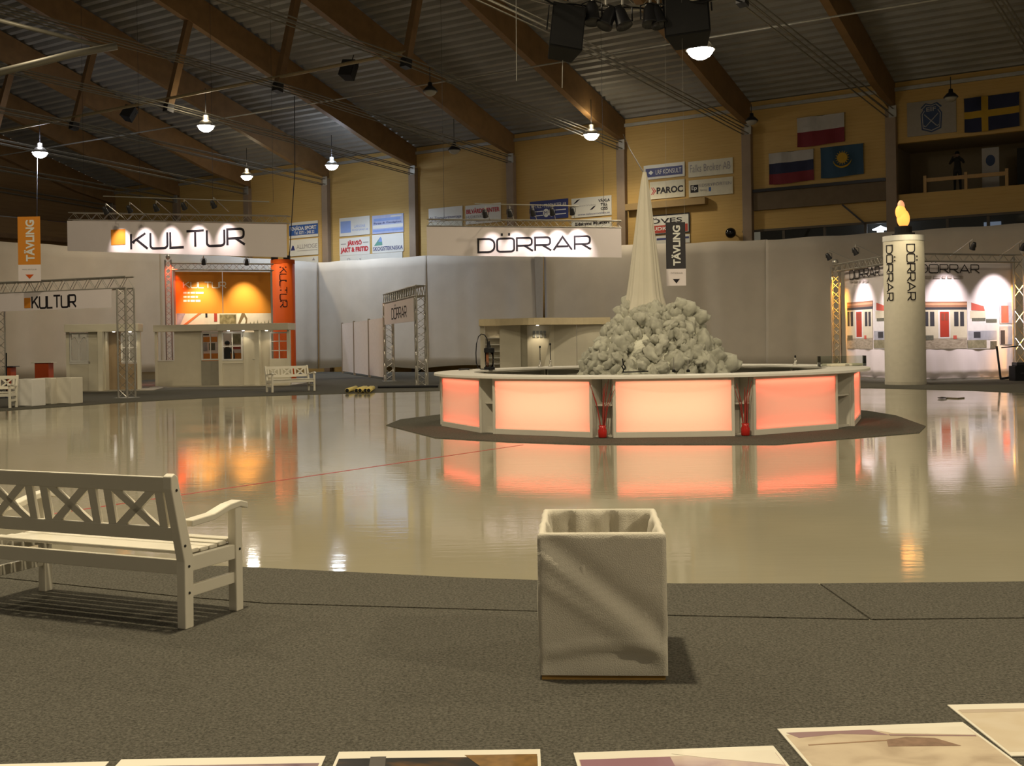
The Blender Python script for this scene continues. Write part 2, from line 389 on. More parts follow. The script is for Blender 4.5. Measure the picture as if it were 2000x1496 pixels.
# window band above the curtain, with the corridor behind it
win = sroot('window_1', P0, ROTW)
M_dglass = M_glass
zz = (zb0 + zb1) / 2
MB().lohi(xr0, xEnd, 2.2, 2.3, zb0 - .5, zb1 + .5).build('corridor_wall', pm('corridor_dark', (0.05, 0.05, 0.05), 0.8), win)
MB().lohi(xr0, xEnd, 0.25, 2.3, zb1 + .5, zb1 + .6).build('corridor_ceiling', MATS['corridor_dark'], win)
px_m = (1452, 1530, 1610, 1690, 1770, 1850, 1930, 2010)
xs_m = [W(p, 450)[0] for p in px_m]
for x in xs_m: MB().lohi(x - 0.06, x + 0.06, 0.02, 0.12, zb0, zb1).build('mullion', pm('window_frame', (0.09, 0.07, 0.05), 0.6), win)
for x0, x1 in zip(xs_m[:-1], xs_m[1:]): MB().lohi(x0 + 0.06, x1 - 0.06, 0.06, 0.07, zb0, zb1).build('pane', M_glass, win)
MB().lohi(xr0 - .05, xEnd, -0.02, 0.10, zb1 - 0.03, zb1 + 0.07).build('head_frame', MATS['window_frame'], win)
lx = W(1682, 442)[0] + 0.5
MB().lathe([(0.02, zb1 - .02), (0.14, zb1 - 0.08), (0.36, zb1 - .17), (0.36, zb1 - .2), (0.0, zb1 - .2)], 16, lx, 1.3).build('corridor_lamp', glow('corridor_lamp', (0.85, 0.9, 1.0), 9.0), win, smooth=True)
MB().lohi(lx - .13, lx + .13, 1.2, 1.3, zb1 - .55, zb1 - .24).build('corridor_lamp', MATS['corridor_lamp'], win)
bx0, bx1 = W(1878, 440)[0], W(1912, 440)[0]
MB().lohi(bx0 + .5, bx1 + .5, 2.1, 2.18, zb0, zb1 - .1).build('blue_glow_panel', glow('blue_glow_panel', (0.30, 0.36, 0.50), 0.35), win)  # glowing panel added for the bluish light behind the glass

# ---- balcony opening
bal = sroot('balcony', P0, ROTW)
M_bal = pm('balcony_wall', (0.26, 0.20, 0.12), 0.8)
MB().lohi(xo, xEnd, 3.2, 3.3, zo0 - .3, zo1 + .3).build('back_wall', M_bal, bal)
MB().lohi(xo, xEnd, 0.25, 3.3, zo0 - .3, zo0 - 0.0).build('floor_slab', M_bal, bal)
MB().lohi(xo, xEnd, 0.25, 3.3, zo1, zo1 + .2).build('soffit', M_bal, bal)
MB().lohi(xo - .1, xo, 0.25, 3.3, zo0, zo1).build('end_wall', M_bal, bal)
rx0, rx1, rx2 = W(1806, 350)[0], W(1886, 345)[0], W(1966, 340)[0]
zr = W(1886, 345)[1]
M_rail = pm('rail_wood', (0.42, 0.26, 0.10), 0.6)
MB().lohi(rx0, rx2, 0.02, 0.10, zr - .08, zr + .08).build('hand_rail', M_rail, bal)
for x in (rx0, rx1, rx2): MB().lohi(x - .06, x + .06, 0.0, 0.10, zo0 - .02, zr + .2).build('rail_post', M_rail, bal)
dx0 = W(1922, 320)[0] + .9
MB().lohi(dx0, xEnd, 2.4, 2.5, zo0, zo1 - .35).build('dark_partition', pm('dark_partition', (0.03, 0.028, 0.025), 0.8), bal)

# dark boarded band under the flags, ledge beside the poster signs, conduit
x0, z0 = W(1474, 408); x1, z1 = W(1732, 360)
band = MB().lohi(x0, x1, -0.16, 0, W(1600, 402)[1], W(1600, 366)[1]).build('boarded_band', pm('boarded_band', (0.14, 0.10, 0.06), 0.8, noise=(3, .2)), wall)
MB().lohi(x0, x1, -0.24, 0, W(1600, 366)[1], W(1600, 360)[1]).build('band_cap', M_dark, wall)
xa, za = W(1228, 408); xb, zb = W(1383, 391)
MB().lohi(xa, xb, -0.4, 0, (za + zb) / 2 - .16, (za + zb) / 2 + .16).build('ledge', pm('ledge_wood', (0.30, 0.20, 0.08), 0.7), wall)
MB().bar((W(1645, 330)[0], -0.1, W(1645, 400)[1]), (W(1690, 435)[0], -0.1, W(1690, 437)[1]), .07, .07).build('prop', M_dark, wall)

# ---- gable wall
gab = sroot('wall_left', P0 - EX * (3 * S + 0.3), ROTW)
t1 = 40
MB().add([(0, 0, 0), (0, -t1, 0), (0, -t1, ZE + SL * t1), (0, 0, ZE), (-.25, 0, 0), (-.25, -t1, 0), (-.25, -t1, ZE + SL * t1), (-.25, 0, ZE)],
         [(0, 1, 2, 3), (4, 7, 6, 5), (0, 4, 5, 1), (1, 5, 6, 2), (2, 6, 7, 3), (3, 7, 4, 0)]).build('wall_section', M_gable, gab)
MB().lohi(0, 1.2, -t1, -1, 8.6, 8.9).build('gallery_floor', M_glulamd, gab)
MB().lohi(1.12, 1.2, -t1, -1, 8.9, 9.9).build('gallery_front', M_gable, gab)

# ---- roof: corrugated deck, frames
ceil = sroot('ceiling', P0, ROTW)
mb = MB(); prof = []
TMAX = 34.0
k = 0
while k * 0.5 < TMAX:
    t = k * 0.5
    prof += [(t, 0), (t + .19, 0), (t + .24, .20), (t + .45, .20)]; k += 1
def dk(i, j):
    t, h = prof[round(i * (len(prof) - 1))]
    return (-3 * S - .3 + j * (xEnd + 3 * S + .3), -t + SL * 0 + .2, ZE + .30 + SL * t + h)
mb.grid(len(prof), 2, dk)
mb.build('roof_deck', M_deck, ceil)
TS, LS = 16.2, 4.1
M_rod = pm('tie_rod_paint', (.20, .185, .15), .5, .3)
for i in range(-3, 7):
    fr = sroot('roof_frame', P0 + EX * (i * S), ROTW)
    v = []
    for (t, dep) in ((-.1, 1.04), (3.0, DEPTH + .24), (TMAX, DEPTH + .24)):
        zt = ZE + .28 + SL * t
        v += [(-.16, -t, zt - dep), (.16, -t, zt - dep), (.16, -t, zt), (-.16, -t, zt)]
    fs = [(0, 3, 2, 1), (8, 9, 10, 11)]
    for a in (0, 4): fs += [(a, a + 1, a + 5, a + 4), (a + 1, a + 2, a + 6, a + 5), (a + 2, a + 3, a + 7, a + 6), (a + 3, a, a + 4, a + 7)]
    MB().add(v, fs).build('rafter', M_glulam, fr)
    zt = ZE + SL * TS - DEPTH
    bot = Vector((0, -(TS + .28 * LS), zt - .96 * LS))
    MB().bar((0, -TS + .1, zt + .3), bot, .30, .26, (1, 0, 0)).build('strut', M_glulamd, fr)
    MB().bar(bot + Vector((0, 0, .1)), bot + Vector((0, -.06, -.25)), .34, .3, (1, 0, 0)).build('strut_shoe', M_dark, fr)
    for (dx, dz) in ((-.14, .16), (.14, .16), (-.14, -.16), (.14, -.16)):
        MB().tube([(dx, -.25, ZE - 1.05 + dz), bot + Vector((dx, 0, dz * .6))], .028, 5).build('tie_rod', M_rod, fr)
        MB().tube([bot + Vector((dx, 0, dz * .6)), (dx, -TMAX, bot.z + dz * .6 + .3)], .028, 5).build('tie_rod', M_rod, fr)
    if -3 <= i < 3:
        MB().tube([bot + Vector((0, 0, .35)), bot + Vector((S, 0, .35))], .07, 6).build('spacer_tube', pm('spacer_tube', (0.34, 0.27, 0.15), .6), fr)
# long conduit carrying the row of hall lamps
pL1, pL2 = at(78, 290, 60), at(402, 236, 60)

# ---- curtains
def curtain(label, A, B, zA, zB, seed, amp=0.13, zbot=0.28, lean=0.0):
    rnd = random.Random(seed); A, B = Vector(A), Vector(B); L = (B - A).length; n = int(L / 0.16) + 2
    nor = Vector((-(B - A).y, (B - A).x, 0)).normalized()
    ph = [rnd.uniform(0, 6.28) for _ in range(5)]; fr = [rnd.uniform(.5, .9), rnd.uniform(1.2, 1.9), rnd.uniform(2.4, 3.4), rnd.uniform(4, 5.5), .23]
    am = [.5, .42, .30, .15, .6]
    sag = [rnd.uniform(-.05, .05) for _ in range(4)]
    def fn(u, v):
        x = u * L; fold = sum(a * math.sin(f * x + p + 1.3 * v * math.sin(p)) for a, f, p in zip(am, fr, ph))
        k = amp * (0.25 + 0.75 * (1 - v) ** .7)
        p = A.lerp(B, u) + nor * (fold * k)
        zt = zA + (zB - zA) * u - 0.035 * abs(math.sin(x * 1.1 + ph[0])) ** 3
        z = zbot + (zt - zbot) * v + (0.10 * math.sin(x * .7 + ph[1]) if v == 0 else 0)
        return (p.x, p.y, z)
    mb = MB(); mb.grid(n, 12, fn)
    o = mb.build('curtain', M_cloth, smooth=True)
    s = o.modifiers.new('cloth', 'SOLIDIFY'); s.thickness = 0.015
    tag(o, label, 'curtain', 'white cloth walls of the hall'); return o
def cpt(px): p = onwall(px, 600, DC); p.z = 0; return p
def czt(px, py): return onwall(px, py, DC).z
cA = cpt(622)
curtain('white cloth wall running from the hall corner past the small truss gate', cA, cpt(836), czt(622, 512), czt(836, 499), 1)
curtain('white cloth wall behind the middle hanging sign, left of the grey gap', cpt(834), cpt(1052), czt(834, 499), czt(1052, 489), 2)
curtain('white cloth wall behind the cream kiosk, just right of the grey gap', cpt(1064), cpt(1242), czt(1064, 489), czt(1242, 477), 3)
curtain('draped white cloth wall behind the tall white cloth spire', cpt(1240), cpt(1500), czt(1240, 478), czt(1500, 467), 4, 0.24)
curtain('white cloth wall behind the photo backdrop under the balcony', cpt(1498), cpt(2130), czt(1498, 468), czt(2130, 427), 5)
lc = lambda t: cA - U * t + EX * (-0.0 * t)
zc = czt(622, 512)
curtain('white cloth side wall behind the orange photo backdrop', lc(0), lc(11.5), zc, zc - .05, 6)
curtain('white cloth side wall behind the leftmost truss gate', lc(11.4), lc(27), zc - .05, zc - .1, 7)
MB().add([(-.14, 0, .2), (.14, 0, .2), (.26, 0, 6.15), (-.26, 0, 6.15), (-.14, .03, .2), (.14, .03, .2), (.26, .03, 6.15), (-.26, .03, 6.15)], [(0, 1, 2, 3), (4, 7, 6, 5), (0, 4, 5, 1), (1, 5, 6, 2), (2, 6, 7, 3), (3, 7, 4, 0)]).build('fabric_strip', pm('grey_cloth', (0.40, 0.375, 0.35), .9), None, loc=cpt(1058) - U * .22, rotz=ROTW)
tag(bpy.data.objects['fabric_strip'], 'narrow grey cloth strip in the gap between two white cloth walls', 'cloth')
# ================================================================ ROUND BAR
BC = Vector((2.67, 22.23, 0)); BR, BH, STEP, T0 = 3.97, 0.97, 2 * math.pi / 11, math.radians(-0.8)
ring = [(754, 831), (850, 856), (995, 864), (1150, 869), (1515, 869), (1795, 846), (1808, 833), (1750, 812)]
rp = [G(*p) for p in ring]
rp += [BC + Vector((5.2 * math.sin(a), -5.2 * math.cos(a), 0)) for a in [math.radians(q) for q in (110, 140, 170, 200, 230, 255)]]
carpet('grey felt carpet polygon on the ice under the round bar', rp, 0.010)
mt = bpy.data.materials.new('backlit_acrylic'); mt.use_nodes = True; nt = mt.node_tree; nt.nodes.clear()
o_ = nt.nodes.new('ShaderNodeOutputMaterial'); tr = nt.nodes.new('ShaderNodeBsdfTranslucent'); tr.inputs[0].default_value = (0.80, 0.78, 0.74, 1)
df = nt.nodes.new('ShaderNodeBsdfDiffuse'); df.inputs[0].default_value = (0.55, 0.52, 0.48, 1); mx = nt.nodes.new('ShaderNodeMixShader'); mx.inputs[0].default_value = 0.35
nt.links.new(tr.outputs[0], mx.inputs[1]); nt.links.new(df.outputs[0], mx.inputs[2]); nt.links.new(mx.outputs[0], o_.inputs[0])
M_acr = mt; MATS['backlit_acrylic'] = mt
M_bar = pm('bar_white', (0.60, 0.57, 0.50), 0.4, noise=(4, .06)); M_barg = pm('bar_grey', (0.30, 0.285, 0.25), 0.5)
def area(name, parent, loc, rot, sx, sy, power, color):
    l = bpy.data.lights.new(name, 'AREA'); l.shape = 'RECTANGLE'; l.size = sx; l.size_y = sy; l.energy = power; l.color = color
    o = bpy.data.objects.new(name, l); COL.objects.link(o); o.parent = parent; o.location = loc; o.rotation_euler = rot; return o
HW = 0.985; hw2 = math.pi
labels = {-2: 'red lit bar counter unit at the far left end of the ring', -1: 'peach lit bar counter unit left of the first red vase',
          0: 'peach lit bar counter unit between the two red vases', 1: 'red lit bar counter unit right of the second red vase',
          2: 'bar counter unit at the right end, seen edge on with an open end'}
PEACH = (1.0, 0.60, 0.34); RED = (1.0, 0.07, 0.04)
lev = {-2: (.42, 1.6), -1: (.88, 1.35), 0: (.92, 1.35), 1: (.38, 2.1), 2: (.3, 2.4)}
def tk(k): return T0 + k * STEP + math.radians({2: 5, 3: 3, 4: 1}.get(k, 0))
for k in range(-5, 6):
    t = tk(k)
    base = BC + Vector((math.sin(t), -math.cos(t), 0)) * BR
    if k in labels: u = thing('bar_counter_unit', labels[k], 'counter', base, t, 'lit units of the round bar')
    else: u = thing('bar_counter_unit', 'plain back unit of the round bar, %s from the end on the %s' % (('first', 'second', 'third')[5 - abs(k) if abs(k) > 2 else 0], 'left' if k < 0 else 'right'), 'counter', base, t, 'back units of the round bar')
    D_ = 0.52
    MB().lohi(-HW, -HW + .05, 0, .045, 0, BH).build('stile', M_bar, u, bevel=.004); MB().lohi(HW - .05, HW, 0, .045, 0, BH).build('stile', M_bar, u, bevel=.004)
    MB().lohi(-HW + .05, HW - .05, 0, .045, 0, .10).build('plinth', M_bar, u, bevel=.004)
    MB().lohi(-HW + .05, HW - .05, 0, .045, BH - .045, BH).build('top_rail', M_bar, u, bevel=.004)
    MB().add([(-HW + .045, .02, .09), (HW - .045, .02, .09), (HW - .045, .02, BH - .04), (-HW + .045, .02, BH - .04)], [(0, 1, 2, 3)]).build('light_panel', M_acr, u)
    MB().lohi(-HW, -HW + .02, .045, D_, 0, BH).build('side_panel', M_bar, u); MB().lohi(HW - .02, HW, .045, D_, 0, BH).build('side_panel', M_bar, u)
    MB().lohi(-HW + .02, HW - .02, D_ - .16, D_ - .14, 0, BH - .02).build('inner_back', M_barg, u)
    if abs(k) > 2: MB().lohi(-HW + .02, HW - .02, D_ - .02, D_, 0, BH - .16).build('inner_front', M_bar, u)
    MB().lohi(-HW + .02, HW - .02, .045, D_, BH - .03, BH).build('top_board', M_bar, u); MB().lohi(-HW + .02, HW - .02, .045, D_, 0.0, .05).build('floor_board', M_bar, u)
    if k in lev:
        pw, rw = lev[k]
        area('bar_light', u, (0, .33, .50), (-math.pi / 2, 0, 0), 1.8, .72, 9.5 * pw, PEACH)
        area('bar_light', u, (0, .075, BH - .06), (math.radians(-8), 0, 0), 1.84, .04, 4.2 * rw, RED)
        area('bar_light', u, (0, .075, .08), (math.radians(-172), 0, 0), 1.84, .04, 2.6 * rw, RED)
    # shelf unit in the gap to the next counter unit
    if k < 5:
        tm = (t + tk(k + 1)) / 2; ra = math.hypot(BR, HW)
        gl = {-2: 'narrow open shelf between the two leftmost lit bar units', -1: 'narrow open shelf behind the first red vase', 0: 'narrow open shelf behind the second red vase', 1: 'open white shelf at the right end of the bar'}
        g = thing('corner_shelf', gl.get(k, 'open shelf in the back of the round bar, gap %s' % ('one two three four five six seven eight nine ten'.split()[k + 5])), 'shelf',
                  BC + Vector((math.sin(tm), -math.cos(tm), 0)) * (ra - .02), tm)
        hw = 0.165
        if k == 1:
            MB().lohi(-.225, .225, .34, .36, .012, BH - .002).build('back_board', M_barg, g)
            for s_ in (-1, 1): MB().bar((s_ * .305, .06, BH / 2 + .005), (s_ * .225, .34, BH / 2 + .005), .018, BH - .014).build('side_board', M_bar, g)
            tq = lambda z0, z1, nm: MB().prism([(-.29, .07), (.29, .07), (.214, .34), (-.214, .34)], z0, z1).build(nm, M_bar, g)
            tq(.56, .585, 'shelf'); tq(.012, .05, 'bottom_board'); tq(BH - .03, BH - .002, 'top_board')
            continue
        MB().lohi(-.07, .07, .30, .32, 0.012, BH - .002).build('back_board', M_bar, g)
        tz = lambda z0, z1, nm: MB().prism([(-.14, .08), (.14, .08), (.075, .30), (-.075, .30)], z0, z1).build(nm, M_bar, g)
        tz(.52, .545, 'shelf'); tz(.012, .035, 'bottom_board')
ro, ri = 4.20, 3.42
prof_o = []
n = 110
wt = MB()
wt.grid(n, 5, lambda u_, v_: ((lambda r, z, a: (r * math.cos(a), r * math.sin(a), z))((ro, ro, ri, ri, ro)[round(v_ * 4)], (BH, BH + .045, BH + .045, BH, BH)[round(v_ * 4)], u_ * 2 * math.pi)), closed=True)
wo = wt.build('bar_worktop', M_white, loc=BC, bevel=0.008); tag(wo, 'continuous white ring worktop of the round bar', 'worktop')

# vases with red sticks, standing in front of the two gaps
def vase(label, k, seed):
    rnd = random.Random(seed); tm = T0 + (k + .5) * STEP
    p = BC + Vector((math.sin(tm), -math.cos(tm), 0)) * (math.hypot(BR, HW) + .02)
    v = thing('vase', label, 'vase', p, tm, 'red vases in front of the bar')
    MB().lathe([(.055, .012), (.07, .03), (.075, .13), (.055, .17), (.062, .215), (.050, .215), (.045, .17), (.0, .16)], 16).build('vase_body', M_red, v, smooth=True)
    for q in range(8):
        a = rnd.uniform(0, 6.28); r1 = rnd.uniform(.08, .24); h = rnd.uniform(.62, .92)
        pts = [(.03 * math.cos(a), .03 * math.sin(a), .17), (r1 * .45 * math.cos(a), r1 * .25 * math.sin(a) - .01, .17 + h * .5), (r1 * math.cos(a), r1 * .4 * math.sin(a) - .02, .17 + h * .9)]
        MB().tube(pts, [.009, .007, .004], 5).build('stick', M_stick, v)
vase('red vase with tall red sticks left of the middle peach counter unit', -1, 3)
vase('red vase with tall red sticks right of the middle peach counter unit', 0, 8)

# ---- mound of ice lumps with the cloth spire
MR, MH = 1.62, 2.2
M_lump = pm('ice_lump', (0.72, 0.69, 0.58), 0.55, noise=(1.1, 0.45), bump=(40, .8))
mound = thing('ice_mound', 'tall pile of rough pale ice lumps inside the round bar', 'ice pile', BC + Vector((.17, .2, 0)))
prof_m = [(1.52, 0.0), (1.46, .8), (1.36, 1.15), (1.18, 1.45), (.92, 1.80), (.66, 2.05), (.40, 2.16), (0, 2.2)]
def rm(z):
    for (r0, z0), (r1, z1) in zip(prof_m[:-1], prof_m[1:]):
        if z0 <= z <= z1: return r0 + (r1 - r0) * (z - z0) / (z1 - z0)
    return 0
from mathutils import noise as mnoise
def cf(u_, v_):
    z, a = v_ * 2.15, u_ * 6.2832; k = rm(z) - .10 + .16 * mnoise.noise(Vector((math.cos(a) * 5, math.sin(a) * 5, z * 3.5))); return (k * math.cos(a), k * math.sin(a), z)
core = MB(); core.grid(120, 50, cf, closed=True)
core.build('mound_core', M_lump, mound, smooth=True)
lump_meshes = []
from mathutils import noise as mnoise
for q in range(7):
    rnd = random.Random(100 + q); bm = bmesh.new(); bmesh.ops.create_icosphere(bm, subdivisions=3, radius=1)
    dirs = [(Vector((rnd.gauss(0, 1), rnd.gauss(0, 1), rnd.gauss(0, 1))).normalized(), rnd.uniform(-.45, .4)) for _ in range(16)]
    for vv in bm.verts:
        d = vv.co.normalized(); k = 1 + sum(a * max(0, d.dot(n_)) ** 4 for n_, a in dirs); k += .50 * mnoise.noise(d * 2.3 + Vector((q * 7, 0, 0))) + .42 * abs(mnoise.noise(d * 4.5 + Vector((q * 3, 5, 0)))); vv.co = d * k
    me = bpy.data.meshes.new('ice_lump'); bm.to_mesh(me); bm.free(); me.materials.append(M_lump)
    for p in me.polygons: p.use_smooth = True
    lump_meshes.append(me)
rnd = random.Random(5)
for q in range(420):
    z = .75 + 1.5 * (q / 420) ** 1.05
    a = q * 2.399963 + rnd.uniform(-.1, .1); r = max(.25, rm(min(z, 2.12))) + rnd.uniform(-.10, .0)
    if math.sin(a) > .25: continue          # back of the pile is only the core
    o = bpy.data.objects.new('ice_lump', lump_meshes[q % 7]); COL.objects.link(o); o.parent = mound
    s = rnd.uniform(.065, .13); o.scale = (s * rnd.uniform(.9, 1.6), s * rnd.uniform(.6, 1.0), s * rnd.uniform(.7, 1.2))
    o.rotation_euler = (rnd.uniform(0, 6), rnd.uniform(0, 6), rnd.uniform(0, 6)); o.location = (r * math.cos(a), r * math.sin(a), min(z, 2.2))
for (x, z, s) in ((1.36, 1.06, .20), (-1.05, 1.5, .13), (-1.2, 1.28, .12), (.62, 2.16, .15), (.46, 2.24, .13), (.85, 2.0, .14)):
    o = bpy.data.objects.new('ice_lump', lump_meshes[0]); COL.objects.link(o); o.parent = mound; o.scale = (s, s * .8, s * .8); o.location = (x, -.35, z)
tip = at(1264, 336, BC.y + .2)
spz = [(2.05, .44), (2.20, .40), (2.45, .335), (2.8, .29), (3.3, .235), (3.9, .17), (4.4, .115), (4.75, .07), (tip.z, .035)]
def spf(u_, v_):
    f = v_ * (len(spz) - 1); i = min(int(f), len(spz) - 2); g = f - i
    z = spz[i][0] + (spz[i + 1][0] - spz[i][0]) * g; r = spz[i][1] + (spz[i + 1][1] - spz[i][1]) * g
    a = u_ * 6.28318; pl = .10 * math.sin(5 * a + .8) + .07 * math.sin(11 * a + 1.5 + .3 * z) + .03 * math.sin(23 * a)
    k = 1 + pl * (1 - .5 * v_); lean = (z - 2.05) * .012
    return (r * k * math.cos(a) + lean - .17 + .0, r * k * math.sin(a), z)
sp = MB(); sp.grid(96, 33, spf, closed=True)
so = sp.build('cloth_spire', pm('spire_cloth', (0.62, 0.58, 0.49), .85, noise=(3, .06), spec=.15), smooth=True, loc=BC + Vector((.17, .2, 0)))
tag(so, 'tall tapering white cloth spire rising from the ice mound', 'spire')
tipw = BC + Vector((.17 - .17 + (tip.z - 2.05) * .012, .2, tip.z))
cb = MB().tube([tipw - Vector((0, 0, .05)), tipw.lerp(at(1217, 262, 46), .5) + Vector((0, 0, -.1)), at(1217, 262, 46)], .012, 4).build('stay_cable', M_dark)
tag(cb, 'thin dark cable from the spire tip up to the roof', 'cable')

# ---- things standing on the bar
def ring_pt(px, py): return G(px, py, BH + .046)
def ring_on(px, r=3.8):
    y = BC.y
    for _ in range(30):
        x = ray(px, 714)[0] * y; y = BC.y + math.sqrt(max(0, r * r - (x - BC.x) ** 2))
    return Vector((x, y, BH + .046))
def beer_tower():
    p = ring_pt(956, 722); t = thing('drink_dispenser', 'clear cylinder drink dispenser with black lid and hose on the bar', 'dispenser', p)
    MB().lathe([(.115, 0), (.115, .05), (.10, .06)], 20).build('base', M_black, t); MB().lathe([(.095, .06), (.095, .36)], 20).build('cylinder', M_glass, t, smooth=True)
    MB().lathe([(.030, .06), (.030, .36)], 12, -.04).build('inner_tube', pm('amber_tube', (.30, .10, .04), .4), t)
    MB().lathe([(.11, .36), (.11, .45), (.04, .47), (.02, .54), (.015, .60), (0, .60)], 20).build('lid', M_black, t)
    pts = []
    for i in range(15):
        a = math.pi * 1.15 * i / 14; pts.append((-.165 - .115 * math.cos(math.pi - a) if False else -.16 + .11 * math.cos(a), 0, .55 + .17 * math.sin(a)))
    pts = [(-.03, 0, .56), (-.045, 0, .66), (-.09, 0, .73), (-.16, 0, .75), (-.22, 0, .70), (-.265, 0, .55), (-.28, 0, .35), (-.275, 0, .15), (-.24, 0, .05), (-.18, 0, .015), (-.11, 0, .012)]
    MB().tube(pts, .012, 6).build('hose', M_black, t, smooth=True); MB().tube([(-.028, 0, .48), (-.03, 0, .58)], .02, 8).build('nozzle', M_black, t)
beer_tower()
def tap(px, py, label, h=.30):
    p = ring_on(px); t = thing('beer_tap', label, 'tap', p, 0, 'taps on the back of the bar')
    MB().lathe([(.05, 0), (.05, .02), (.022, .04), (.022, .12), (.03, .14), (0, .15)], 12).build('tap_body', M_alu, t, smooth=True)
    MB().tube([(0, 0, .12), (0, -.02, .12 + h)], .010, 6).build('lever', M_dark, t); MB().tube([(0, 0, .09), (0, -.09, .09), (0, -.10, .05)], .012, 6).build('spout', M_alu, t)
    MB().lathe([(.0, .12 + h), (.02, .13 + h), (.018, .17 + h), (0, .18 + h)], 10, 0, -.02).build('knob', M_black, t, smooth=True)
tap(1055, 713, 'metal tap with short lever on the back of the bar'); tap(1075, 713, 'metal tap with taller lever next to the short lever tap', .36)
tap(1553, 713, 'small dark metal tap on the bar right of the ice mound', .02)
p = ring_pt(1220, 728); t = thing('bar_tool', 'black lever press lying on the bar in front of the mound', 'bar tool', p)
MB().tube([(-.03, 0, .01), (-.02, 0, .06), (-.05, 0, .12), (-.02, 0, .15), (.01, 0, .10), (0, 0, .05)], .014, 6).build('handle', M_black, t); MB().tube([(-.02, 0, .14), (-.035, 0, .25)], .012, 6).build('lever', M_black, t)
MB().tube([(-.05, 0, .012), (.25, .02, .012), (.42, .02, .02)], .012, 6).build('arm', M_black, t)
for px, lb in ((1316, 'small black stopper standing on the bar in front of the mound'), (1344, 'small dark pourer at the right foot of the ice mound')):
    p = ring_pt(px, 727); t = thing('bottle_pourer', lb, 'pourer', p)
    MB().lathe([(.03, 0), (.03, .02), (.012, .05), (.008, .26 if px == 1316 else .2), (0, .27 if px == 1316 else .21)], 8).build('spout', M_alu, t); MB().lathe([(.032, .0), (.032, .035), (.016, .05)], 8).build('stopper', M_black, t)
p = ring_on(1596); t = thing('acrylic_box', 'clear empty acrylic box on the bar, right side', 'box', p)
for (a, b, c, d) in ((-.45, .45, -.12, -.115), (-.45, .45, .115, .12), (-.45, -.445, -.115, .115), (.445, .45, -.115, .115)): MB().lohi(a, b, c, d, 0, .20).build('side', M_glass, t)
MB().lohi(-.45, .45, -.12, .12, .0, .006).build('bottom', M_glass, t)
p = ring_on(1645) ; tb = thing('tray', 'pale wooden board lying on the right end of the bar', 'board', p, .3)
MB().lohi(-.36, .36, -.16, .16, 0.002, .05).build('board', M_lacq, tb, bevel=.01); MB().lohi(-.04, .04, -.18, -.16, .015, .035).build('grip', M_alu, tb)
p = ring_on(907); tb = thing('bottle_opener', 'small dark opener lying on the left end of the bar', 'opener', p)
MB().tube([(-.12, 0, .02), (.05, 0, .03), (.12, 0, .02)], .02, 6).build('handle', M_dark, tb); MB().tube([(.10, -.03, .02), (.16, 0, .02), (.10, .03, .02)], .01, 5).build('ring', M_alu, tb)

